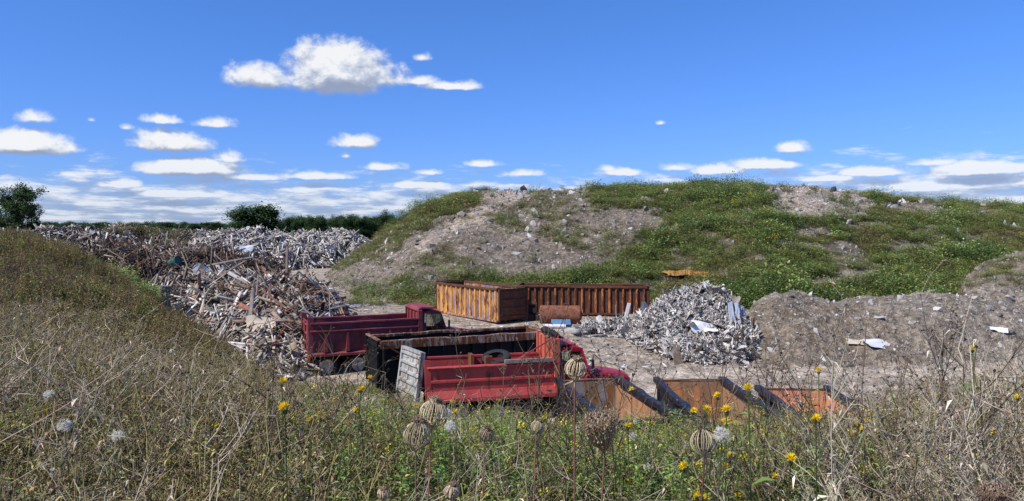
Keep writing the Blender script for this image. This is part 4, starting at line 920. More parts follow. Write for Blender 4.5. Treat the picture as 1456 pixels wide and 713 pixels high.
def dump_truck(loc, rz, paint, L=5.4, ribs=True, name='dump_truck', zf=1.12, zr=2.62, headtop=3.05, tandem=True, guard=True, tailgate=True, cabpaint=None, rot=None, inner='rust_in'):
    root = empty(name, loc, rz, rot); W = 1.2; cabpaint = cabpaint or paint
    fr = MB()
    for s in (-1, 1): fr.box(.1, L + 3.1, s * .42 - .04, s * .42 + .04, .72, .98)
    for x in np.linspace(.4, L + 2.6, 7): fr.box(x, x + .1, -.38, .38, .76, .92)
    axs = [.80, 2.36] if ribs else [1.35, 2.85] if tandem else [1.6]
    fxl = L + .18 + 1.35 + 1.95 * .52
    for a in axs + [fxl]: fr.tube([(a, -1.0, .52), (a, 1.0, .52)], .09, 10)
    for a in axs: fr.lathe([(.001, -.2), (.22, -.12), (.26, 0), (.22, .12), (.001, .2)], (a, 0, .52), 'x', 14)
    fr.box(L - .6, L + .1, -1.05, -.5, .52, .95); fr.box(L - .6, L + .1, .5, 1.05, .52, .95)
    fr.build('chassis', M['black'], root)
    tk = MB(); tk.tube([(L + .25, -.86, .74), (L + 1.25, -.86, .74)], .27, 20); tk.box(L + .45, L + .5, -1.14, -.55, .44, 1.03); tk.box(L + 1.0, L + 1.05, -1.14, -.55, .44, 1.03); tk.build('fuel_tank', M['chrome'], root)
    for a in axs:
        for s in (-1, 1): wheel(root, a, s * 1.02, .52, s, dual=True)
    for s in (-1, 1): wheel(root, fxl, s * 1.0, .50, s, R=.50)
    # mud flap
    for s in (-1, 1):
        mf = MB(); mf.box(axs[-1] + .75, axs[-1] + .77, s * .95 - .28, s * .95 + .28, .25, 1.0); mf.build('mud_flap', M['rubber'], root)
    # dump body
    fl = MB(); fl.box(.05, L, -W + .08, W - .08, zf, zf + .05)
    for x in np.linspace(.3, L - .3, 9): fl.box(x, x + .08, -W + .1, W - .1, zf - .13, zf - .003)
    for s in (-1, 1): fl.box(.1, L, s * .42 - .06, s * .42 + .06, zf - .22, zf - .135)
    fl.build('bed_floor', M[inner], root)
    for s in (-1, 1):
        b = MB(); o = s * W
        if ribs:
            b.prismx([(o, zf), (o - s * .05, zf), (o - s * .05, zr - .02), (o, zr - .02)], 0.05, L)             # wall plate
            b.prismx([(o + s * .004, zf - .10), (o + s * .13, zf - .10), (o + s * .13, zf + .02), (o + s * .004, zf + .10)], 0.0, L)    # bottom rail
            b.prismx([(o + s * .004, zr - .44), (o + s * .10, zr - .40), (o + s * .10, zr - .34), (o + s * .004, zr - .30)], 0, L)
            b.wbox(0, L, min(o - s * .06, o + s * .11), max(o - s * .06, o + s * .11), zr - .022, zr + .06, .010, 14)     # top rail
            for x in np.linspace(.75, L - .5, 5):
                b.hexa([(x - .10, min(o + s * .004, o + s * .12), zf + .10), (x + .10, min(o + s * .004, o + s * .12), zf + .10), (x + .10, max(o + s * .004, o + s * .12), zf + .10), (x - .10, max(o + s * .004, o + s * .12), zf + .10),
                        (x - .05, min(o + s * .004, o + s * .09), zr - .45), (x + .05, min(o + s * .004, o + s * .09), zr - .45), (x + .05, max(o + s * .004, o + s * .09), zr - .45), (x - .05, max(o + s * .004, o + s * .09), zr - .45)])
        else:
            b.prismx([(o, zf + .05), (o - s * .05, zf + .05), (o - s * .05, zr - .02), (o, zr - .02)], 0.05, L)
            b.prismx([(o - s * .07, zr - .018), (o + s * .10, zr - .018), (o + s * .12, zr + .03), (o + s * .03, zr + .07), (o - s * .07, zr + .07)], 0, L)
            b.prismx([(o + s * .004, zf + .30), (o + s * .04, zf + .30), (o + s * .20, zf + .02), (o + s * .20, zf - .12), (o + s * .004, zf - .12)], .0, L)
            b.prismx([(o + s * .004, zf + .74), (o + s * .035, zf + .74), (o + s * .05, zf + .70), (o + s * .05, zf + .62), (o + s * .004, zf + .60)], .15, L - .15)
        b.build('side_panel', M[paint], root, .008)
        p = MB(); p.hexa([(-.05, s * (W - .05) - .08, zf - .15), (.16, s * (W - .05) - .08, zf - .15), (.16, s * (W + .03) + .06, zf - .15), (-.05, s * (W + .03) + .06, zf - .15),
                          (-.12, s * (W - .05) - .08, zr + .36), (.16, s * (W - .05) - .08, zr + .30), (.16, s * (W + .03) + .06, zr + .30), (-.12, s * (W + .03) + .06, zr + .36)])
        p.build('corner_post', M[paint], root, .012)
    hb = MB(); hb.box(L + .002, L + .05, -W + .02, W - .02, zf, headtop)
    for y in (-.9, -.3, .3, .9): hb.box(L - .07, L, y - .09, y + .09, zf + .06, headtop - .05)
    for s in (-1, 1): hb.box(L - .10, L + .12, s * (W + .03) - .07, s * (W + .03) + .07, zf, headtop + .06)
    hb.build('headboard', M[paint if ribs else 'coral'], root, .01)
    if guard:
        g = MB(); prof = [(L - .10, headtop + .02)]; 
        for i in range(7):
            a = math.pi / 2 * i / 6; prof.append((L - .10 + .22 * (1 - math.cos(a)), headtop + .02 + .20 * math.sin(a)))
        prof += [(L + .85, headtop + .20), (L + .86, headtop + .12), (L + .15, headtop + .12), (L + .06, headtop + .02)]
        g.prism(prof, -W, W); g.build('cab_guard', M[paint], root, .015)
    if tailgate:
        t = MB(); t.box(-.03, .03, -W + .08, W - .08, zf + .02, zr + .05)
        for z in np.linspace(zf + .1, zr - .1, 4): t.prism([(-.03, z - .06), (-.10, z - .03), (-.10, z + .03), (-.03, z + .06)], -W + .09, W - .09)
        for y in (-1.05, 0, 1.05): t.box(-.11, -.031, y - .06, y + .06, zf + .03, zr + .04)
        t.build('tailgate', M[paint], root, .008)
        lt = MB()
        for s in (-1, 1): lt.lathe([(.05, 0), (.045, -.03), (.001, -.035)], (-.0, s * .8, .9), 'x', 12)
        lt.box(0, .06, -.95, .95, .82, .98); lt.build('tail_light', M['amber'], root)
    x1 = cab_and_front(root, L + .18, cabpaint)
    ex = MB(); ex.tube([(L + .10, -W + .22, .9), (L + .10, -W + .22, 2.75)], .055, 12); ex.tube([(L + .10, -W + .22, 1.5), (L + .10, -W + .22, 2.3)], .10, 14); ex.tube([(L + .10, -W + .22, 2.72), (L + .02, -W + .22, 2.95)], .055, 12); ex.build('exhaust_stack', M['chrome' if ribs else 'black'], root)
    return root

def terrain_tilt(x, y): return gz(x, y)
# maroon dump truck at the back
tx, ty = (426 - CU) / FP * 37.4, 37.4
t1 = dump_truck((tx + .1, ty + .9, .02), math.radians(23), 'red_old', 5.5, True, headtop=3.0)
tag(t1, 'old maroon dump truck with ribbed sides parked against the debris heap', 'dump truck')
# bright red dump truck nearer the camera
t2 = dump_truck((-3.62, 31.0, -.58), math.radians(15), 'red', 5.3, False, zf=1.22, zr=2.42, headtop=3.35, tandem=True, guard=False, tailgate=False, cabpaint='crimson')
tag(t2, 'bright red dump truck with crimson hood and an open bed holding a tyre', 'dump truck')
def extra_on_t2():
    L = 5.3
    m = MB(); m.bar((L - .3, -1.24, 2.2), (L + .12, -1.1, 3.55), .05); m.bar((L - 1.9, -1.22, 2.5), (L - .1, -1.16, 3.45), .045); m.build('tarp_arm', M['red'], t2)
    m = MB(); pts = [(L + .1, -1.1, 3.50), (L + .05, -.6, 3.56), (L + .12, -.1, 3.53), (L + .06, .5, 3.57), (L + .1, 1.05, 3.50)]; m.tube(pts, [.10, .13, .11, .14, .09], 10); m.hexa([(L + .0, -1.0, 3.36), (L + .45, -1.0, 3.36), (L + .45, 1.0, 3.36), (L, 1.0, 3.36), (L + .05, -.9, 3.46), (L + .4, -.95, 3.42), (L + .4, .9, 3.44), (L + .05, .9, 3.48)]); m.build('rolled_tarp', M['tarp'], t2, .03)
    m = MB(); m.box(L + .05, L + .9, -.9, .9, 3.06, 3.12); m.bar((L + .9, -.9, 3.09), (L + .9, .9, 3.09), .08); m.build('cab_guard', M['red'], t2, .01)
    m = MB(); m.box(L - 2.2, L - .2, -1.34, -1.22, 2.50, 2.66); m.build('side_board', M['wood'], t2, .01)
    m = MB(); m.box(.3, L - .4, .95, 1.13, 1.95, 2.05); m.box(.3, L - .4, .6, .7, 1.28, 1.4); m.box(2.1, 2.25, .5, 1.1, 1.3, 2.6); m.box(2.4, 2.7, -.9, -.7, 1.3, 2.75); m.build('bed_bracket', M['rust_in'], t2, .01)
extra_on_t2()
# tyre lying in the red truck's bed
def loose_tyre():
    m = MB(); R, w = .52, .27
    m.lathe([(R * .60, -w * .42), (R * .70, -w * .5), (R * .92, -w * .5), (R * .99, -w * .40), (R, -w * .2), (R, w * .2), (R * .99, w * .40), (R * .92, w * .5), (R * .70, w * .5), (R * .60, w * .42), (R * .66, 0)], (0, 0, 0), 'z', 36, True)
    for k in range(30):
        a = k * 2 * math.pi / 30; c, s = math.cos(a), math.sin(a)
        m.bar((c * R * .985, s * R * .985, -w * .42), (c * R * .985, s * R * .985, w * .42), .05, .05)
    o = m.build('tyre', M['rubber']); c = Vector((2.95, -.45, 2.56)); Rz = Matrix.Rotation(math.radians(15), 4, 'Z'); q = Rz @ c
    o.location = (-3.62 + q.x, 31.0 + q.y, -.58 + q.z); o.rotation_euler = (math.radians(16), math.radians(-12), .3); o.scale = (1.12, 1.12, 1.1)
    tag(o, 'worn black truck tyre lying tilted in the bed of the red truck', 'tyre')
loose_tyre()
# grey tailgate hanging off the rear of the red truck
def gate():
    c = [P(573, 493, 32.2), P(600, 503, 30.2), P(594, 578, 29.9), P(567, 556, 31.9)]
    X = (c[1] - c[0]); Z = (c[0] - c[3]); w = X.length; h = Z.length; X.normalize(); Y = Z.cross(X).normalized(); Z = X.cross(Y).normalized()
    m = MB(); m.box(0, w, -.03, .03, 0, h)
    for k in range(5): m.prismx([(-.03, h * (k + .5) / 5 - .09), (-.11, h * (k + .5) / 5 - .05), (-.11, h * (k + .5) / 5 + .05), (-.03, h * (k + .5) / 5 + .09)], .08, w - .08)
    m.box(-.06, .075, -.12, .06, -.02, h + .05); m.box(w - .075, w + .06, -.12, .06, -.02, h + .05); m.box(.08, w - .08, -.10, .05, h - .07, h + .06)
    o = m.build('tailgate', M['greygate'], None, .01)
    mt = Matrix.Identity(4); mt.col[0][:3] = X; mt.col[1][:3] = Y; mt.col[2][:3] = Z; mt.col[3][:3] = c[3]; o.matrix_world = mt
    tag(o, 'weathered grey tailgate leaning open at the rear of the red truck', 'tailgate')
gate()

# ------------------------------------------------------------------ containers
def container(name, loc, rz, L, W, Ht, wallm, ribm, railm, nr, innerm='rust_dark', floor=.22, doors=True, two=True):
    root = empty(name, loc, rz)
    b = MB(); b.box(-L / 2, L / 2, -W / 2 + .06, W / 2 - .06, floor, floor + .05)
    for s in (-1, 1): b.box(-L / 2 - .05, L / 2, s * .5 - .06, s * .5 + .06, .06, floor - .003)
    for x in np.linspace(-L / 2 + .3, L / 2 - .3, 12): b.box(x, x + .08, -W / 2 + .05, W / 2 - .05, floor - .1, floor - .005)
    b.build('base', M[innerm], root)
    for s in (-1, 1):
        w = MB(); o = s * W / 2
        w.box(-L / 2, L / 2, min(o, o - s * .05), max(o, o - s * .05), floor - .02, Ht - .05)
        w.mi = 1
        for x in np.linspace(-L / 2 + .2, L / 2 - .2, nr):
            a, c = .085, .045
            w.add([(x - a, o + s * .003, floor + .02), (x + a, o + s * .003, floor + .02), (x + c, o + s * .11, floor + .02), (x - c, o + s * .11, floor + .02), (x - a, o + s * .003, Ht - .14), (x + a, o + s * .003, Ht - .14), (x + c, o + s * .11, Ht - .17), (x - c, o + s * .11, Ht - .17)],
                  [[0, 1, 2, 3], [4, 5, 6, 7], [0, 1, 5, 4], [1, 2, 6, 5], [2, 3, 7, 6], [3, 0, 4, 7]])
        w.build('side_wall', [M[wallm], M[ribm]], root, .006)
        r = MB(); o2 = s * (W / 2); lo, hi = sorted((o2 - s * .07, o2 + s * .14)); r.wbox(-L / 2 - .02, L / 2 + .02, lo, hi, Ht - .13, Ht, .018, 18); r.build('top_rail', M[railm], root, .015)
        r = MB(); lo, hi = sorted((o2 + s * .002, o2 + s * .13)); r.box(-L / 2 - .02, L / 2 + .02, lo, hi, floor - .12, floor + .015); r.build('bottom_rail', M[wallm], root, .01)
    for s, nm in ((1, 'door'), (-1, 'end_wall')):
        w = MB(); o = s * L / 2
        lo, hi = sorted((o + s * .002, o + s * .05)); w.box(lo, hi, -W / 2 - .02, W / 2 + .02, floor - .02, Ht - .05)
        for z in np.linspace(floor + .12, Ht - .30, 4):
            w.prism([(o + s * .05, z - .05), (o + s * .12, z - .02), (o + s * .12, z + .10), (o + s * .05, z + .13)], -W / 2 + .1, W / 2 - .1)
        for y in (-W / 2 + .03, W / 2 - .03): lo, hi = sorted((o + s * .052, o + s * .14)); w.box(lo, hi, y - .06, y + .06, floor - .1, Ht - .02)
        e = w.build(nm, M[innerm if nm == 'end_wall' else 'rust'], root, .008)
        if nm == 'door':
            for z in np.linspace(floor + .25, Ht - .3, 3): hgs = MB(); hgs.tube([(o + .16, W / 2 + .02, z - .08), (o + .16, W / 2 + .02, z + .08)], .03, 8); hgs.build('hinge', M['rust_dark'], e)
            hgs = MB(); hgs.bar((o + .15, -W / 2 + .16, floor + .1), (o + .15, -W / 2 + .16, Ht - .2), .035); hgs.build('latch_bar', M['rust_dark'], e)
        r = MB(); lo, hi = sorted((o - s * .05, o + s * .13)); r.box(lo, hi, -W / 2 - .1, W / 2 + .1, Ht - .003, Ht + .06) if s < 0 else r.box(lo, hi, -W / 2 - .1, W / 2 + .1, Ht - .12 + .122, Ht + .05); r.build('end_rail', M[railm], root, .01)
    return root
c1z = gz(-.89, 46)
a1 = math.atan2(-.8, .6)                      # long axis runs from the far left end to the near corner
cnr = Vector(((707 - CU) / FP * 46.2, 46.2, 0)); dirL = Vector((.60, -.80, 0)); perp = Vector((.80, .60, 0))
ctr = cnr - dirL * 3.5 + perp * 1.15
k1 = container('roll_off_container', (ctr.x, ctr.y, 1.52 - .02), math.atan2(dirL.y, dirL.x), 7.0, 2.15, 2.15, 'rust_wall', 'rust_rib', 'rust', 13, 'rust')
tag(k1, 'rusty orange roll-off container with its long ribbed side in the sun', 'container')
kx0, kx1 = (738 - CU) / FP * 50.5, (927 - CU) / FP * 49.0
k2 = container('roll_off_container', ((kx0 + kx1) / 2, 50.9, 1.55), math.radians(-7), 8.3, 2.2, 1.98, 'rust_dark', 'rust_rib2', 'rust', 19, 'rust_dark')
tag(k2, 'dark rusty roll-off container standing behind the rusted tank', 'container')
# black container with chipped rusty rail between the two trucks
def black_box():
    a = P(540, 487, 34.6); b = P(742, 471.5, 37.4); d = Vector((b.x - a.x, b.y - a.y, 0)); L = d.length + 1.2; d.normalize(); pz = Vector((-d.y, d.x, 0))
    c = Vector((a.x, a.y, 0)) + d * L / 2 + pz * 1.1; z0 = gz(c.x, c.y) - .05; Ht = (a.z + b.z) / 2 - z0
    k = container('roll_off_container', (c.x, c.y, z0), math.atan2(d.y, d.x), L, 2.2, Ht, 'black', 'black', 'rail', 12, 'black')
    for ch in list(k.children):
        if ch.name.startswith('top_rail'):
            s = -1 if ch.bound_box[0][1] < -.8 else 1
            m = MB(); lo, hi = sorted((s * 1.1 + s * .142, s * 1.1 + s * .16)); m.box(-L / 2 - .02, L / 2 + .02, lo, hi, Ht - .36, Ht - .01); m.build('rail_plate', M['rail'], k, .01)
    m = MB(); m.bar((-L / 2 + .02, -1.28, Ht - .05), (-L / 2 + .95, -1.30, Ht - .62), .09, .07); m.build('brace', M['rust'], k)
    tag(k, 'long black container with chipped rusty rail between the two dump trucks', 'container')
black_box()

# open-top skip bins with black rims and orange insides
def bin_box(bl, br, fl_, Ht, inner, back, label, fr=None):
    """bl, br: back corners of the rim, fl_: front-left corner, world points"""
    bl, br, fl_ = Vector(bl), Vector(br), Vector(fl_); X = (br - bl); W = X.length; Yd = fl_ - bl; L = Yd.length
    X.normalize(); Yd.normalize(); Z = X.cross(-Yd).normalized(); Yn = Yd; 
    mt = Matrix.Identity(4); mt.col[0][:3] = X; mt.col[1][:3] = -Yn; mt.col[2][:3] = Z; mt.col[3][:3] = bl - Z * Ht
    root = empty('skip_bin'); root.matrix_world = mt; t = .05
    o = MB()     # local: x across, y 0 (back) .. -L (front)
    o.box(0, t, -L, 0, .12, Ht - .02); o.box(W - t, W, -L, 0, .12, Ht - .02); o.box(t, W - t, -t, 0, .12, Ht - .02); o.box(t, W - t, -L, -L + t, .12, Ht - .02); o.box(t, W - t, -L + t, -t, .12, .18)
    for y in np.linspace(-L + .5, -.5, 6):
        for s, x in ((-1, 0), (1, W)): lo, hi = sorted((x + s * .002, x + s * .09)); o.box(lo, hi, y - .05, y + .05, .12, Ht - .12)
    for s in (.3, .7): o.box(W * s - .06, W * s + .06, -L, 0, 0, .118)
    o.build('bin_body', M['navy'], root, .006)
    i = MB(); g = .004
    i.box(t + .003, t + .012, -L + t, -t, .185, Ht - .45); i.box(W - t - .012, W - t - .003, -L + t, -t, .185, Ht - .22); i.box(t + .02, W - t - .02, -L + t, -t, .184, .192); i.box(t + .02, W - t - .02, -L + t + .003, -L + t + .012, .2, Ht - .05)  # side lining stops low; bare navy wall above stands in for interior shade
    i.build('bin_lining', M[inner], root)
    q = MB(); q.box(t + .02, W - t - .02, -t - .012, -t - .003, .2, Ht - .05); q.build('back_panel', M[back], root)
    r = MB()
    for x in (0, W): r.wbox(x - .13, x + .11, -L - .08, .09, Ht - .06, Ht + .13, .02, 12, 'y')
    r.box(.115, W - .135, -L - .08, -L + .08, Ht - .016, Ht + .08)
    r.build('rim', M['navy'], root, .012)
    r = MB(); r.wbox(.115, W - .14, -.06, .03, Ht - .017, Ht + .03, .010, 8); r.build('back_rim', M['rust_in' if back != 'greyrust' else 'greyrust'], root, .01)
    return tag(root, label, 'skip bin')
def rim(u, v, Y): return P(u, v, Y)
zr = 1.38
def on(u, v, z=zr):
    Y = (EYE - z) * FP / (v - HV); return Vector(((u - CU) / FP * Y, Y, z))
bin_box(on(792, 542), on(879, 541), on(893, 601), 2.0, 'orange', 'greyrust', 'black skip bin with grey rust-streaked back wall, leftmost of the three')
bin_box(on(934, 541), on(1030, 543), on(1052, 612), 2.0, 'orange', 'orange', 'black skip bin with orange lining between the other two bins')
bin_box(on(1078, 553), on(1180, 556), on(1192, 614), 2.0, 'salmon', 'salmon', 'black skip bin with salmon pink lining at the right end of the row')

# rusted tank and bits by the containers
def tank():
    z0 = gz(3.0, 46.6); o = empty('steel_tank', (0, 0, 0)); a = P(768, 447, 46.6); R = .56
    x0 = 0; L = 2.5
    o.location = (a.x, 46.9, z0 + R - .04); o.rotation_euler = (0, 0, math.radians(-5))
    m = MB(); m.lathe([(.0015, 0.06), (R * .6, .04), (R * .93, .0), (R, .06), (R, L * .33), (R + .012, L * .33 + .01), (R + .012, L * .33 + .04), (R, L * .33 + .05), (R, L * .66), (R + .012, L * .66 + .01), (R + .012, L * .66 + .04), (R, L * .66 + .05), (R, L - .06), (R * .9, L), (.0015, L + .08)], (0, 0, 0), 'x', 36)
    m.build('tank_shell', M['rust_tank'], o)
    m = MB(); m.tube([(L * .6, 0, R - .02), (L * .6, 0, R + .12)], .09, 12); m.build('nozzle', M['rust_dark'], o)
    tag(o, 'rusted brown cylindrical tank lying in front of the dark container', 'tank')
    # black frame left of it
    f = empty('scrap_frame', (P(757, 450, 47.6).x, 47.6, z0))
    m = MB(); m.box(-.28, .22, 0, .25, 0, 1.05); m.build('frame_body', M['black'], f, .02)
    m = MB(); m.tube([(-.1, -.12, .25), (-.1, -.02, .25)], .22, 20); m.tube([(.12, -.12, .7), (.12, -.02, .7)], .16, 18); m.build('pulley', M['rubber'], f); m = MB(); m.bar((-.3, -.04, 0), (-.24, -.04, 1.35), .07); m.bar((.24, -.04, 0), (.24, -.04, 1.2), .07); m.build('post', M['rust_dark'], f)
    tag(f, 'black machinery frame wedged between the tank and the two containers', 'machine part')
M['rust_tank'] = paint_mat('rusted_tank', (0.30, 0.11, 0.055), (0.22, 0.08, 0.045), .45, .8, 1.5, rustcols=((0.20, .07, .035), (.09, .035, .02)), streak=False)
tank()
def simple(name, build, mat, loc, rot, label, cat, bevel=.01, group=None):
    m = MB(); build(m); o = m.build(name, M[mat], None, bevel); o.location = loc; o.rotation_euler = rot; return tag(o, label, cat, group)
def at(u, Y, dz=0):
    x = (u - CU) / FP * Y; return Vector((x, Y, gz(x, Y) + dz))
simple('pipe', lambda m: m.tube([(0, 0, 0), (1.35, 0, 0)], .11, 16), 'white', at(772, 45.4, .11), (0, 0, math.radians(-4)), 'pale grey pipe on the ground in front of the rusted tank', 'pipe', 0)
simple('blue_sheet', lambda m: m.box(0, 1.15, -.3, .3, 0, .07), 'blue', at(784, 45.9, .16), (math.radians(25), 0, 0), 'faded blue sheet metal lying over the pale pipe by the tank', 'panel')
def crumple(name, label, cat, loc, sx, sy, amp, mat, rot=(0, 0, 0), k=9, seed=0, group=None):
    r2 = np.random.default_rng(seed); g = np.linspace(-1, 1, k); gx, gy = np.meshgrid(g, g)
    z = amp * (np.sin(gx * 2.3 + seed) * np.cos(gy * 1.9 + seed * 2) + r2.normal(0, .35, gx.shape)); V = np.stack([gx * sx * (1 + r2.normal(0, .05, gx.shape)), gy * sy * (1 + r2.normal(0, .05, gx.shape)), z], -1).reshape(-1, 3)
    F = np.array([[i * k + j, i * k + j + 1, (i + 1) * k + j + 1, (i + 1) * k + j] for i in range(k - 1) for j in range(k - 1)])
    o = np_mesh(name, V, F, None, M[mat]); o.location = loc; o.rotation_euler = rot; return tag(o, label, cat, group)
crumple('plastic_wrap', 'crumpled clear plastic lying at the corner of the orange container', 'plastic', at(722, 44.6, .15), .5, .3, .16, 'white', seed=3)
crumple('drywall_sheet', 'broken white sheet lying at the foot of the dirt bank', 'panel', at(1246, 40.2, .18), .62, .35, .06, 'white', (math.radians(30), .1, .2), 5, 4)
crumple('drywall_sheet', 'small cream slab beside the broken white sheet', 'panel', at(1216, 40.4, .15), .42, .24, .05, 'cream', (math.radians(25), .1, -.2), 5, 5)
crumple('drywall_sheet', 'white scrap high on the dirt bank at the right edge', 'panel', at(1420, 41.5, .14), .42, .2, .06, 'white', (math.radians(30), .1, -.4), 5, 6)
crumple('plywood_sheet', 'cream board tilted at the left foot of the white scrap heap', 'panel', at(906, 45.0, .55), .75, .5, .05, 'cream', (math.radians(50), .1, .3), 5, 7)
crumple('siding_sheet', 'white bent sheet hanging on the right side of the scrap heap', 'sheet', P(1050, 452, 42.4), .55, .8, .16, 'white', (math.radians(62), .3, .3), 7, 8)
crumple('siding_sheet', 'pinkish white rolled sheet at the front of the scrap heap', 'sheet', P(1002, 465, 41.2), .7, .35, .15, 'white', (math.radians(40), .1, -.15), 7, 9)
def folded(m):
    for i, (a, b) in enumerate(((0, .35), (.35, .62), (.62, .9))):
        z = (.0, .16, .02)[i]; m.hexa([(a, 0, z), (b - .02, .05, z + .10), (b + .10, 1.5, z + .06), (a + .16, 1.35, z), (a, 0, z + .02), (b - .02, .05, z + .12), (b + .10, 1.5, z + .08), (a + .16, 1.35, z + .02)])
M['bluegrey'] = flat_mat('blue_grey_metal', (.42, .47, .55), .45, 0, .2, 3)
simple('metal_trough', folded, 'bluegrey', P(1038, 462, 41.3), (math.radians(58), math.radians(14), math.radians(24)), 'blue grey folded metal panel standing on the right of the scrap heap', 'metal panel')
simple('wooden_post', lambda m: m.box(-.1, .1, -.04, .04, 0, 1.5), 'white', at(886, 45.2, .1), (0, math.radians(14), 0), 'pale upright board standing left of the scrap heap', 'board')
simple('wooden_post', lambda m: m.box(-.03, .03, -.03, .03, 0, 1.3), 'wood', at(877, 45.4, .1), (0, math.radians(-3), 0), 'thin upright stick left of the pale upright board', 'post')
# orange steel frames showing behind the scrap heap
def frame_(loc, rz, w, label, m1='rust_rib'):
    o = empty('steel_stand', loc, rz); m = MB(); m.box(-w / 2, w / 2, -.9, .9, .25, .36); m.wbox(-w / 2, w * .1, -1.0, -.9, .12, .50, .02, 8); m.wbox(w * .12, w / 2, -1.0, -.92, .10, .34, .02, 6); m.build('deck', M[m1], o, .01)
    m = MB()
    for x in (-w / 2 + .1, w / 2 - .1):
        for y in (-.8, .8): m.box(x - .06, x + .06, y - .06, y + .06, -.3, .248)
    m.build('leg', M['rust_dark'], o); return tag(o, label, 'steel frame')
def on_hill(u, v):
    for Y in np.arange(53, 80, .25):
        x = (u - CU) / FP * Y; z = gz(x, Y)
        if z > 1.5 and HV + FP * (EYE - z) / Y < v: break
    return Vector((x, Y, z))
p = on_hill(974, 394); frame_((p.x, p.y, p.z), .05, 3.2, 'orange flaking steel frame showing above the white scrap heap')
p = on_hill(1070, 412); frame_((p.x, p.y, p.z), .2, 1.3, 'brown rusty steel frame behind the top of the dirt bank', 'rust_dark')
simple('concrete_block', lambda m: m.hexa([(-.7, -.3, 0), (.5, -.3, 0), (.6, .3, 0), (-.6, .3, 0), (-.55, -.25, .85), (.35, -.25, .6), (.4, .25, .65), (-.5, .25, .9)]), 'rust_rib', at(945, 47.2, .6), (0, 0, .2), 'orange painted block at the left shoulder of the scrap heap', 'block')
# things on the timber heaps
def stump():
    m = MB(); prof = [(.34, 0), (.33, .3), (.30, .8), (.29, 1.45)]; n = 20; vs = []; fs = []
    for j, (r, z) in enumerate(prof):
        for k in range(n):
            a = 2 * math.pi * k / n; rr = r * (1 + .06 * math.sin(a * 3) + .04 * math.sin(a * 7 + 1)); vs.append((rr * math.cos(a), rr * math.sin(a), z))
    for j in range(3):
        for k in range(n): fs.append([j * n + k, j * n + (k + 1) % n, (j + 1) * n + (k + 1) % n, (j + 1) * n + k])
    m.add(vs, fs + [list(range(n)), [3 * n + k for k in range(n)]]); o = m.build('tree_stump', M['stump']); p = P(233, 436, 42.5); o.location = (p.x, p.y, p.z - .3); o.rotation_euler = (.03, .05, 0)
    tag(o, 'grey sawn tree stump standing at the left edge of the near heap', 'stump')
stump()
def drum(m):
    m.lathe([(.001, 0), (.29, 0), (.3, .02), (.29, .3), (.305, .31), (.29, .33), (.29, .58), (.305, .59), (.29, .61), (.3, .88), (.27, .88), (.26, .84), (.001, .84)], (0, 0, 0), 'z', 24)
simple('steel_drum', drum, 'greendrum', P(243, 375, 56), (math.radians(70), 0, math.radians(60)), 'dark green drum lying on top of the brown timber heap', 'drum', 0)
M['bluecar'] = paint_mat('dark_blue_panel', (.03, .05, .10), (.25, .3, .4), .15, .35)
simple('car_hood', lambda m: m.prism([(-.6, 0), (-.5, .28), (-.1, .42), (.35, .36), (.62, .05), (.5, 0), (.3, .28), (-.1, .34), (-.42, .2)], -.7, .7), 'bluecar', P(288, 392, 52), (math.radians(60), math.radians(-60), .3), 'dark blue bent sheet metal sticking up out of the heap', 'car panel')
simple('timber_pole', lambda m: m.tube([(0, 0, 0), (2.1, .05, .02), (4.1, 0, 0)], [.075, .07, .05], 8), 'wood', P(262, 424, 46), (0, math.radians(-32), math.radians(18)), 'long thin pole leaning up across the timber heap', 'pole', 0)
simple('timber_pole', lambda m: m.tube([(0, 0, 0), (1.6, .05, .02), (3.1, 0, 0)], [.1, .09, .08], 8), 'wood', P(294, 379, 52), (0, math.radians(-11), math.radians(10)), 'grey pole lying almost level on the crest of the heap', 'pole', 0)
crumple('metal_sheet', 'light blue sheet lying on the far grey ridge', 'sheet', P(350, 353, 88), .75, .35, .12, 'bluegrey', (math.radians(60), 0, .1), 5, 12)
crumple('insulation_sheet', 'pink torn insulation sheet on the near heap behind the maroon truck', 'sheet', P(372, 462, 39.6), .8, .5, .12, 'cream', (math.radians(48), 0, .1), 7, 13)

# ------------------------------------------------------------------ trees
def tree_meshes(kind):
    """kind: 0 round, 1 tall poplar, 2 broad"""
    h = (11, 14, 9.5)[kind]; g = G(); c = G()
    tr = bent(Vector((0, 0, 0)), Vector((random.gauss(0, .04), random.gauss(0, .04), 1)), h * .85, 7, .05); g.tube(tr, .24, .05, (.09, .07, .05), 7)
    tips = []
    for i in range(26):
        t = random.uniform(.18, .98); k = t * 7; j = min(int(k), 6); p = tr[j].lerp(tr[j + 1], k - j)
        if kind == 1: d = rv(.3, .9); l = h * random.uniform(.12, .24)
        else: d = rv(-.05, .75); l = h * random.uniform(.18, .34) * (1.15 - .55 * t)
        b = bent(p, d, l, 4, .12, .06); g.tube(b, .07, .02, (.09, .07, .05), 5); tips += [b[2], b[3], b[4], b[4]]
    tips.append(tr[-1])
    for i in range(7500):
        s = random.choice(tips); off = Vector((random.gauss(0, 1), random.gauss(0, 1), random.gauss(0, .75))) * (.52 if kind == 1 else .68)
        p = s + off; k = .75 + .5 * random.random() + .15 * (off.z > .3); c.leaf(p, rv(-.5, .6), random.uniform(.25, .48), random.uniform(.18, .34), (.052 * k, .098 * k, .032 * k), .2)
    return g, c
TREES = []
for kd in (0, 1, 2, 0, 1, 2):
    g, c = tree_meshes(kd); t = empty('tree'); g.obj('trunk', 'bark', t, True); c.obj('crown', 'leaf', t, True); TREES.append(t)
used_t = [False] * 6
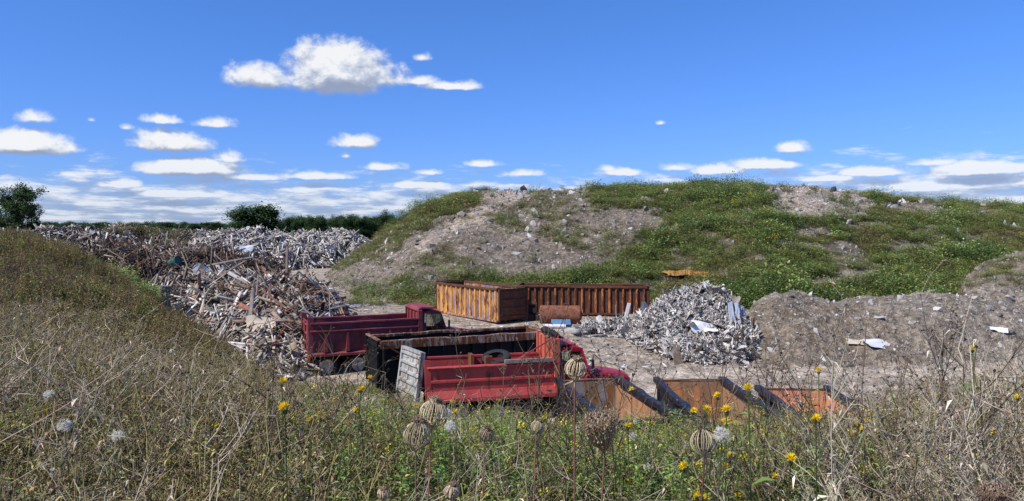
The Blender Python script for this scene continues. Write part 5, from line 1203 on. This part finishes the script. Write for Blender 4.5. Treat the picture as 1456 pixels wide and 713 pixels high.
def tree(k, u, Y, v_top, label, group=None, wide=1.0, zb=2.0):
    t = TREES[k] if not used_t[k] else copy_tree(TREES[k]); used_t[k] = True
    h = (11, 14, 9.5, 11, 14, 9.5)[k]; ztop = EYE - (v_top - HV) / FP * Y; s = (ztop - zb) / h
    t.location = ((u - CU) / FP * Y, Y, zb - .1); t.scale = (s * wide, s * wide, s); t.rotation_euler = (0, 0, random.uniform(0, 6.28)); return tag(t, label, 'tree', group)
tree(4, 8, 118, 264, 'leftmost poplar in the dark clump at the left edge', wide=.85); tree(1, 26, 118, 258, 'tallest poplar in the dark clump at the left edge', wide=.8); tree(4, 41, 121, 278, 'shorter poplar on the right of the clump at the left edge', wide=.7); tree(0, -18, 122, 272, 'round tree half cut off by the left edge of the photo', wide=.9)
tree(2, 350, 165, 291, 'broad dark tree standing above the grey ridge, left one of a pair', wide=1.35); tree(5, 372, 168, 289, 'broad dark tree standing above the grey ridge, right one of a pair', wide=1.35); tree(1, 392, 170, 298, 'thin tree with a bare top beside the broad pair', wide=.5)
gp = 'trees in the far tree line'; lb = 'dark green tree in the far tree line beyond the debris ridge'
for i in range(62):
    u = 400 + i * 2.7 + random.uniform(-2, 2); vt = np.interp(u, [400, 430, 470, 500, 530, 548, 570], [312, 308, 311, 306, 311, 302, 312]) + random.uniform(-4, 4); tree(random.choice([0, 2, 3, 5, 4]), u, random.uniform(190, 215), vt, lb, gp, random.uniform(.7, 1.0))
for i in range(70):
    u = 45 + i * 4.2 + random.uniform(-2, 2); tree(random.choice([0, 2, 3, 5]), u, random.uniform(300, 340), 317.5 + random.uniform(-3, 2.0), 'small distant tree on the horizon behind the debris', 'trees on the horizon at left', random.uniform(1.1, 1.9))

# ------------------------------------------------------------------ shrubs that stand out on the hill
def shrubs():
    src = []
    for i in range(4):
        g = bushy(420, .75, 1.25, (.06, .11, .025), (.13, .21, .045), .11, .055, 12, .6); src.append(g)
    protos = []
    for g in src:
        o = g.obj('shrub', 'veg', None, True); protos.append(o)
    usedp = [False] * 4
    def put(u, Y, s, lab, grp, z=None):
        k = random.randrange(4); o = protos[k] if not usedp[k] else protos[k].copy()
        if usedp[k]: COL.objects.link(o)
        usedp[k] = True; x = (u - CU) / FP * Y; o.location = (x, Y, gz(x, Y) - .08); o.scale = (s * random.uniform(.9, 1.3), s * random.uniform(.9, 1.3), s); o.rotation_euler = (0, 0, random.uniform(0, 6.28)); tag(o, lab, 'shrub', grp)
    for u in (990, 1002, 1228, 1242, 1255, 1270, 1285, 1305, 1318, 838, 850, 735, 1350, 1372, 1390, 1410, 1432, 1450, 800, 1020): put(u, 93 + (u > 1200) * 5 + random.uniform(-3, 1), random.uniform(.6, 1.1), 'dark green shrub standing on the crest of the hill', 'shrubs along the crest of the hill')
    for u, Y in ((560, 90), (570, 88), (582, 91), (595, 92), (610, 93), (575, 95), (590, 95), (604, 90)): put(u, Y, random.uniform(1.0, 1.5), 'bush on the left shoulder of the hill', 'bushes on the left shoulder of the hill')
    for u, Y in ((478, 70), (492, 68), (530, 62), (552, 59), (575, 57), (592, 57), (632, 57), (645, 60), (675, 58), (700, 60), (740, 57), (760, 60), (810, 57), (830, 60), (900, 58), (915, 60), (585, 57.5), (600, 56), (545, 60), (570, 59), (520, 63), (650, 57), (665, 60), (690, 56), (720, 56), (780, 57), (855, 58), (880, 57), (505, 66), (610, 58)): put(u, Y, random.uniform(.55, .95), 'green bush at the foot of the hill', 'bushes at the foot of the hill')
    for i in range(95): put(random.uniform(880, 1440), random.uniform(60, 84), random.uniform(.5, .9), 'dark green bush on the weedy face of the hill', 'bushes on the face of the hill')
shrubs()
def plateau_grass():
    src = [bushy(120, .6, .6, (.12, .11, .045), (.24, .21, .08), .2, .035).obj('clump', 'veg') for _ in range(3)]
    pts = []; rot = []; scl = []; pk = []
    for i in range(380):
        u = random.uniform(155, 275); Y = random.uniform(93, 108); x = (u - CU) / FP * Y; pts.append((x, Y, top_z(x, Y) - .1)); s = random.uniform(.7, 1.3); scl.append((s * 1.5, s * 1.5, s)); rot.append((0, 0, random.uniform(0, 6))); pk.append(random.randrange(3))
    tag(scatter('dry_grass', pts, rot, scl, pk, src), 'dry yellow grass growing on top of the far heap', 'grass')
plateau_grass()

# ------------------------------------------------------------------ flowers, seed heads and fluff close to the camera
def head_base(p, Y):
    """foot of a plant whose head is at p"""
    x = p.x + random.uniform(-.05, .05); y = p.y + random.uniform(-.02, .08); return Vector((x, y, gz(x, y)))
def stemmed(name, p, build_head, mat, headname, label, cat, group=None, stemcol=(.22, .13, .08), r=(.0028, .0016), leaves=0, lc=GRN, lean=None):
    f = head_base(p, p.y)
    if lean: f.x += lean
    root = empty(name, f); g = G(); d = p - f
    pts = [Vector((0, 0, 0)), d * .35 + Vector((random.gauss(0, .015), 0, 0)), d * .7 + Vector((random.gauss(0, .012), 0, 0)), d]
    fine = [];
    for i in range(3):
        for t in (0, .33, .66): fine.append(pts[i].lerp(pts[i + 1], t))
    fine.append(pts[-1]); g.tube(fine, r[0], r[1], stemcol, 6)
    for i in range(leaves):
        k = random.uniform(.2, .93); q = d * k; g.leaf(q, rv(.0, .7), random.uniform(.03, .08), random.uniform(.008, .018), rc(lc, .3), .3)
    g.obj('stem', 'veg', root, True)
    h = G(); build_head(h); o = h.obj(headname, mat, root, True); o.location = d; o.rotation_euler = (random.gauss(0, .15), random.gauss(0, .15), random.uniform(0, 6)); return tag(root, label, cat, group)
def nest(R=.024, n=30, opened=False, col=(.42, .33, .20)):
    def f(g):
        for i in range(n):
            a = 2 * math.pi * i / n + random.uniform(-.08, .08); rr = R * random.uniform(.88, 1.06); c = rc(col, .25); pts = []
            for t in (0, .12, .28, .45, .62, .8, 1.0):
                if opened: rad = rr * (.12 + .88 * (1 - (1 - t) ** 2.3)) * (1 - .12 * t ** 6); z = R * 2.15 * t
                else: rad = rr * math.sin(math.pi * min(1, t * .93 + .02)) ** .8; z = R * (2.15 * t) - .0
                pts.append(Vector((rad * math.cos(a + t * .25), rad * math.sin(a + t * .25), z)))
            g.tube(pts, .00085, .0006, c, 4)
            e = pts[-1]
            for k in range(7 if not opened else 14):
                q = e + Vector((random.gauss(0, R * .16), random.gauss(0, R * .16), random.gauss(-.002, R * .13))); g.tube([e, q], .0005, .0003, c, 3); g.blob(q, .0014, rc((.20, .14, .09), .4))
        for i in range(90 if not opened else 420):  # inner dark umbellets
            q = Vector((random.gauss(0, R * .36), random.gauss(0, R * .36), R * random.uniform(.5, 1.8))) if not opened else Vector((random.gauss(0, R * .42), random.gauss(0, R * .42), R * random.uniform(1.2, 2.35))); g.blob(q, .0022, rc((.16, .10, .06) if not opened else (.32, .23, .17), .4))
        for i in range(10):
            a = random.uniform(0, 6.28); g.tube([Vector((0, 0, 0)), Vector((math.cos(a) * .008, math.sin(a) * .008, -.004)), Vector((math.cos(a) * .018, math.sin(a) * .018, -.010))], .0005, .0002, rc(col), 3)
    return f
for (u, v, Y, R, op, lab) in ((591, 641, 1.32, .0245, False, 'lower left of two curled seed heads overlapping before the red truck'),
                          (614, 610, 1.36, .0245, False, 'upper right of two curled seed heads overlapping before the red truck'),
                          (817, 541, 1.35, .0185, False, 'small pear-shaped seed head in front of the crimson cab'),
                          (1002, 650, 1.34, .0225, False, 'round ribbed seed head standing beside white fluff'),
                          (860, 640, 1.28, .027, True, 'large fluffy brown seed head opened like a goblet'),
                          (642, 711, 1.4, .014, False, 'small brown seed head at the bottom edge of the photo'),
                          (689, 628, 1.9, .018, False, 'small tan seed head beside the bright goldenrod'),
                          (762, 618, 1.9, .017, False, 'thin tan seed head on a long reddish stem'),
                          (1418, 742, 1.3, .025, True, 'reddish brown seed head in the bottom right corner'),
                          (546, 712, 1.5, .012, False, 'tiny seed head poking up at the bottom edge')):
    stemmed('dried_seed_head', P(u, v, Y), nest(R, 44 if not op else 60, op, (.58, .47, .30) if not op else (.34, .22, .15)), 'dry', 'seed_head', lab, 'seed head', None, (.30, .15, .10), (.0019, .0015), lean=.0)
def daisy(R=.014):
    def f(g):
        for i in range(64):
            a = random.uniform(0, 6.28); e = random.uniform(-.1, 1.2); d = Vector((math.cos(a) * math.cos(e), math.sin(a) * math.cos(e), math.sin(e))); g.leaf(Vector((0, 0, .004)), d, R * random.uniform(.75, 1.1), .0024, rc((.92, .68, .015), .12), .05)
        for i in range(9):
            a = 6.28 * i / 9; g.leaf(Vector((0, 0, -.010)), Vector((math.cos(a) * .5, math.sin(a) * .5, 1)), .013, .006, rc(OLV, .3), .0)
    return f
ye = [(401, 546, 16), (405, 583, 20), (442, 598, 12), (526, 539, 10), (513, 556, 13), (506, 585, 10), (619, 647, 8), (648, 587, 9), (765, 707, 9), (898, 555, 9), (1020, 565, 13), (1064, 557, 20), (1003, 586, 18), (1033, 586, 18), (1032, 602, 15),
      (893, 608, 14), (986, 586, 12), (1164, 529, 13), (1160, 598, 16), (1124, 657, 22), (973, 667, 18), (1038, 649, 11), (1031, 665, 12), (1101, 680, 13), (862, 677, 9), (991, 708, 14), (1003, 709, 13), (1049, 707, 12), (1099, 696, 9),
      (1383, 498, 13), (1331, 565, 9), (1447, 567, 11), (1195, 640, 9), (1219, 606, 12), (1226, 612, 11), (1213, 618, 11), (1240, 623, 10), (1232, 600, 9), (1153, 611, 9), (1206, 592, 8), (782, 645, 8), (1340, 612, 8), (1290, 640, 7), (1260, 655, 8), (700, 690, 7)]
for (u, v, s) in ye:
    Y = min(max(.026 * FP / s, 1.35), 3.6); R = s * Y / FP * .55
    stemmed('yellow_flower', P(u, v, Y), daisy(R), 'petal', 'blossom', 'yellow sow thistle flower on a thin green stem among the weeds', 'flower', 'yellow flowers in the foreground weeds', (.10, .14, .04), (.002, .0012), 7, GRN)
def puff(R=.014):
    def f(g):
        for i in range(150):
            d = rv(-.6, 1); e = d * R * random.uniform(.85, 1.05); g.tube([d * .002, e], .0003, .00025, (.96, .93, .85), 3)
            for k in range(4): g.tube([e, e + rv() * R * .22], .0004, .0002, (.97, .94, .86), 3)
        g.blob(Vector((0, 0, 0)), .0025, (.3, .24, .15))
    return f
wh = [(70, 562, 14), (92, 606, 18), (168, 621, 16), (134, 614, 11), (160, 603, 11), (124, 573, 10), (21, 519, 8), (900, 621, 12), (921, 664, 12), (1026, 619, 22), (822, 611, 9), (904, 600, 8), (1217, 675, 8), (1123, 528, 8), (1139, 574, 8), (640, 607, 16), (635, 588, 13),
      (1442, 541, 11), (1153, 619, 8), (463, 571, 8), (150, 668, 13), (330, 706, 12), (245, 500, 7), (60, 640, 8), (1196, 696, 13), (890, 690, 9), (1370, 610, 9), (1310, 560, 7)]
for (u, v, s) in wh:
    Y = min(max(.030 * FP / s, 1.3), 4.0); R = s * Y / FP * .5
    stemmed('seed_puff', P(u, v, Y), puff(R), 'fluff', 'fluff', 'round white seed puff on a thin stem among the weeds', 'seed head', 'white seed puffs in the foreground weeds', (.12, .13, .05), (.0018, .0010), 5, OLV)
# tall plants that rise above the weeds
def tall(u, v, Y, maker, mat, label, group, h0=1.0):
    x = (u - CU) / FP * Y; z = gz(x, Y); h = EYE - (v - HV) / FP * Y - z
    o = maker().obj('tall_weed', mat, None, True); o.location = (x, Y, z - .01); s = h / h0; o.scale = (s, s, s); o.rotation_euler = (0, 0, random.uniform(0, 6.28)); tag(o, label, 'plant', group)
gl = 'tall branching dried weed rising above the others'
for (u, v, Y) in ((1010, 520, 2.3), (1060, 505, 2.6), (1085, 520, 2.2), (1035, 530, 2.9), (1230, 455, 2.1), (1300, 490, 2.4), (1268, 500, 2.8), (1350, 480, 2.3), (1390, 470, 2.6), (1420, 500, 2.1), (1185, 520, 2.5), (745, 490, 2.3), (720, 525, 2.6), (790, 545, 2.5), (925, 500, 2.2), (885, 520, 2.6), (345, 488, 2.3), (350, 520, 2.6), (450, 545, 2.6), (530, 500, 2.7), (545, 480, 2.9), (480, 560, 2.2),
                (960, 545, 3.0), (1120, 540, 2.9), (650, 560, 2.6), (1440, 520, 2.5), (1045, 500, 2.4), (1075, 495, 2.7), (1095, 510, 2.5), (1020, 540, 2.6), (960, 520, 2.4), (905, 540, 2.3), (860, 530, 2.5), (770, 500, 2.5), (755, 520, 2.4), (705, 495, 2.3), (735, 540, 2.7), (665, 530, 2.6), (630, 550, 2.4), (1110, 560, 2.2), (1150, 545, 2.3), (1205, 500, 2.5), (430, 560, 2.4), (460, 520, 2.6), (500, 540, 2.5), (1330, 540, 3.1), (1240, 540, 3.0), (1290, 545, 2.2), (575, 540, 2.9)):
    tall(u, v, Y, lambda: dry_branch(.9, (.17, .125, .08), (.10, .07, .045), 11, 1.0, 16, .36, .0042), 'dry', gl, 'tall dried weeds in the foreground')
for (u, v, Y) in ((1330, 470, 1.9), (1250, 500, 2.0), (1400, 520, 1.8), (1440, 480, 1.9), (1290, 560, 1.9), (1225, 540, 2.2), (1270, 520, 2.4), (1310, 530, 2.1), (1360, 510, 2.3), (1380, 540, 2.6), (1420, 540, 2.2), (1345, 560, 2.4), (1190, 570, 2.5), (1450, 570, 2.1)):
    tall(u, v, Y, lambda: dry_branch(.8, (.50, .43, .33), (.28, .21, .14), 15, 1.0, 40, .4, .004), 'dry', 'pale tangled dried weed at the right of the photo', 'pale dried weeds at the right')
tall(678, 572, 3.0, lambda: feathery(1.0, (.13, .21, .03), (.38, .46, .05), 1.0, 420, 16, .035, .004, (.42, .45, .04)), 'veg', 'bright yellow-green goldenrod plume below the red truck', None)
for (u, v, Y) in ((960, 575, 2.2), (1105, 590, 2.4), (920, 600, 2.6), (1075, 612, 2.0)):
    tall(u, v, Y, lambda: leafy_weed(1.0, 1.0, (.10, .15, .05), (.19, .25, .09), 60, .055, .010), 'veg', 'green thistle plant with broad leaves in the foreground', 'green thistles in the foreground')

# ------------------------------------------------------------------ sky
SUN_AZ = math.atan2(-.86, -.50)      # direction towards the sun, from +Y clockwise (behind left shoulder)
SUN_EL = math.radians(47)
def make_world():
    w = D.worlds.new('World'); scene.world = w; w.use_nodes = True; nt = w.node_tree; N = nt.nodes; L = nt.links; N.clear()
    sky = N.new('ShaderNodeTexSky'); sky.sky_type = 'NISHITA'; sky.sun_disc = False; sky.sun_elevation = SUN_EL; sky.sun_rotation = SUN_AZ; sky.altitude = 200; sky.air_density = 1.0; sky.dust_density = 0.3; sky.ozone_density = 3.0
    bg = N.new('ShaderNodeBackground'); bg.inputs['Strength'].default_value = 0.11; out = N.new('ShaderNodeOutputWorld')
    tc = N.new('ShaderNodeTexCoord'); sep = N.new('ShaderNodeSeparateXYZ'); L.new(tc.outputs['Generated'], sep.inputs[0])
    # cloud density group
    cg = D.node_groups.new('cloud_density', 'ShaderNodeTree'); cg.interface.new_socket('Dir', in_out='INPUT', socket_type='NodeSocketVector'); cg.interface.new_socket('Density', in_out='OUTPUT', socket_type='NodeSocketFloat'); 
    gi = cg.nodes.new('NodeGroupInput'); go = cg.nodes.new('NodeGroupOutput'); s2 = cg.nodes.new('ShaderNodeSeparateXYZ'); cg.links.new(gi.outputs[0], s2.inputs[0])
    X, Y, Z = s2.outputs; az = mth(cg, 'ARCTAN2', X, Y); el = mth(cg, 'ARCSINE', Z)
    cm = cg.nodes.new('ShaderNodeCombineXYZ'); cg.links.new(az, cm.inputs[0]); cg.links.new(mth(cg, 'MULTIPLY', el, 1.25), cm.inputs[1])
    n1 = mth(cg, 'ADD', mth(cg, 'MULTIPLY', noise_node(cg, 24, 9, .62, cm.outputs[0], .3), .62), mth(cg, 'MULTIPLY', noise_node(cg, 62, 6, .55, cm.outputs[0], .3), .34))
    clouds = [(480, 92, 92, 50), (372, 106, 60, 25), (545, 105, 52, 26), (640, 121, 56, 9), (600, 80, 18, 7), (48, 164, 32, 15), (30, 200, 96, 24), (245, 200, 78, 22), (232, 168, 36, 10), (305, 174, 44, 10), (180, 180, 12, 6),
              (270, 236, 98, 18), (325, 222, 38, 14), (170, 260, 62, 10), (20, 262, 48, 14), (500, 200, 48, 14), (492, 219, 15, 8), (1125, 210, 40, 11), (865, 239, 24, 6), (745, 245, 44, 8), (688, 232, 36, 7), (1020, 241, 55, 10), (885, 244, 52, 8), (960, 237, 38, 8), (1330, 229, 54, 9), (1440, 236, 46, 13), (1180, 253, 56, 7), (545, 236, 44, 8), (450, 249, 66, 8), (355, 251, 64, 7), (610, 244, 34, 6), (590, 262, 70, 8), (250, 275, 90, 8), (100, 247, 26, 5), (592, 113, 44, 10), (665, 120, 30, 8), (940, 174, 9, 4), (130, 170, 9, 4), (1390, 238, 90, 16), (1090, 232, 60, 12), (1240, 242, 70, 12)]
    best = None
    for (u, v, ru, rv_) in clouds:
        a0 = math.atan((u - CU) / FP); ca = math.cos(a0); e0 = math.atan((HV - v) / FP * ca); ra = ru / FP * ca * ca; re = rv_ / FP * ca
        dx = mth(cg, 'MULTIPLY', mth(cg, 'SUBTRACT', az, a0), 1 / ra); dy = mth(cg, 'MULTIPLY', mth(cg, 'SUBTRACT', el, e0 - re * .35), 1 / re)
        dy = mth(cg, 'MAXIMUM', mth(cg, 'MULTIPLY', dy, .78), mth(cg, 'MULTIPLY', dy, -1.7))      # flat undersides
        r = mth(cg, 'SQRT', mth(cg, 'ADD', mth(cg, 'MULTIPLY', dx, dx), mth(cg, 'MULTIPLY', dy, dy)))
        q = mth(cg, 'SUBTRACT', 1.0, r); big = min(1, .45 + ru / 100)
        q = mth(cg, 'MULTIPLY', q, big * (1.5 if ru > 80 else 1.0 if ru > 54 else .85))
        best = q if best is None else mth(cg, 'SMOOTH_MAX', best, q, .12)
    best = mth(cg, 'MAXIMUM', best, -1.0)
    d1 = mth(cg, 'ADD', best, mth(cg, 'MULTIPLY', mth(cg, 'SUBTRACT', n1, .50), 1.85))
    # low layer towards the horizon: noise laid out on a flat cloud plane
    zz = mth(cg, 'ADD', mth(cg, 'MAXIMUM', Z, 0.0), .018); px = mth(cg, 'DIVIDE', X, zz); py = mth(cg, 'DIVIDE', Y, zz); c2 = cg.nodes.new('ShaderNodeCombineXYZ'); cg.links.new(px, c2.inputs[0]); cg.links.new(mth(cg, 'MULTIPLY', py, .8), c2.inputs[1])
    n2 = noise_node(cg, .42, 8, .62, c2.outputs[0], .2)
    c3 = cg.nodes.new('ShaderNodeCombineXYZ'); cg.links.new(az, c3.inputs[0]); cg.links.new(mth(cg, 'MULTIPLY', el, 4.2), c3.inputs[1]); n3 = noise_node(cg, 17, 9, .62, c3.outputs[0], .25)
    cov = cg.nodes.new('ShaderNodeMapRange'); cov.inputs[1].default_value = .045; cov.inputs[2].default_value = .105; cov.inputs[1].default_value = .035; cov.inputs[3].default_value = .86; cov.inputs[4].default_value = -.55; cg.links.new(el, cov.inputs[0])
    rb = cg.nodes.new('ShaderNodeMapRange'); rb.inputs[1].default_value = .25; rb.inputs[2].default_value = .45; rb.inputs[3].default_value = 0; rb.inputs[4].default_value = .28; cg.links.new(az, rb.inputs[0])
    d2 = mth(cg, 'ADD', mth(cg, 'ADD', cov.outputs[0], rb.outputs[0]), mth(cg, 'MULTIPLY', mth(cg, 'SUBTRACT', mth(cg, 'ADD', mth(cg, 'MULTIPLY', n2, .35), mth(cg, 'MULTIPLY', n3, .65)), .53), 4.2))
    d2 = mth(cg, 'MULTIPLY', d2, .62)
    cg.links.new(mth(cg, 'MAXIMUM', d1, d2), go.inputs[0])
    def dens(vec):
        g = N.new('ShaderNodeGroup'); g.node_tree = cg; L.new(vec, g.inputs[0]); return g.outputs[0]
    nv = tc.outputs['Generated']; off = N.new('ShaderNodeVectorMath'); off.operation = 'ADD'; L.new(nv, off.inputs[0]); off.inputs[1].default_value = (-.005, 0, .011)
    d0 = dens(nv); dl = dens(off.outputs[0])
    alpha = N.new('ShaderNodeMapRange'); alpha.interpolation_type = 'SMOOTHSTEP'; alpha.inputs[1].default_value = .0; alpha.inputs[2].default_value = .55; L.new(d0, alpha.inputs[0])
    lit = mth(nt, 'MULTIPLY_ADD', mth(nt, 'SUBTRACT', d0, dl), 1.25, .47, clamp=True)
    thick = N.new('ShaderNodeMapRange'); thick.inputs[1].default_value = .1; thick.inputs[2].default_value = .7; L.new(d0, thick.inputs[0])
    cc = ramp(nt, lit, [(0.0, (.33, .39, .54)), (.36, (.46, .52, .66)), (.60, (.72, .77, .87)), (.85, (.97, .98, 1.0))])
    cs = N.new('ShaderNodeVectorMath'); cs.operation = 'SCALE'; L.new(cc, cs.inputs[0]); cs.inputs['Scale'].default_value = 8.6
    # sky colour: the Nishita sky graded to the photograph's blue
    grad = N.new('ShaderNodeMapRange'); grad.inputs[1].default_value = 0.0; grad.inputs[2].default_value = .30; L.new(sep.outputs[2], grad.inputs[0])
    tint = mixc(nt, grad.outputs[0], SKY_LOW, SKY_HIGH)
    sc = mixc(nt, 1.0, sky.outputs[0], tint, 'MULTIPLY')
    hz = N.new('ShaderNodeMapRange'); hz.inputs[1].default_value = 0.0; hz.inputs[2].default_value = .09; hz.inputs[3].default_value = .66; hz.inputs[4].default_value = .97; L.new(sep.outputs[2], hz.inputs[0])
    al = mth(nt, 'MULTIPLY', alpha.outputs[0], hz.outputs[0]); up = N.new('ShaderNodeMapRange'); up.inputs[1].default_value = -.01; up.inputs[2].default_value = .005; L.new(sep.outputs[2], up.inputs[0]); al = mth(nt, 'MULTIPLY', al, up.outputs[0])
    L.new(mixc(nt, al, sc, cs.outputs[0]), bg.inputs[0]); L.new(bg.outputs[0], out.inputs[0])
    w.cycles.sampling_method = 'MANUAL'; w.cycles.sample_map_resolution = 512
SKY_LOW, SKY_HIGH = (.46, .68, 1.42), (.49, .87, 1.50)
make_world()
sd = D.lights.new('sun', 'SUN'); sd.energy = 5.0; sd.angle = math.radians(.53); sd.color = (1.0, .945, .86); so = D.objects.new('sun', sd); COL.objects.link(so)
dv = Vector((math.sin(SUN_AZ) * math.cos(SUN_EL), math.cos(SUN_AZ) * math.cos(SUN_EL), math.sin(SUN_EL))); so.rotation_euler = dv.to_track_quat('Z', 'Y').to_euler(); so.location = (0, 0, 60)

cam = D.cameras.new('camera'); cam.sensor_width = 36; cam.lens = FP / 1456 * 36; cam.shift_y = -34.5 / 1456; cam.clip_start = .05; cam.clip_end = 9000
co = D.objects.new('camera', cam); COL.objects.link(co); co.location = (0, 0, EYE); co.rotation_euler = (math.radians(90), 0, 0); scene.camera = co
scene.view_settings.view_transform = 'Standard'; scene.view_settings.look = 'None'; scene.view_settings.exposure = 0; scene.view_settings.gamma = 1
scene.render.engine = 'CYCLES'; scene.cycles.use_denoising = True; scene.cycles.max_bounces = 6; scene.cycles.transparent_max_bounces = 8
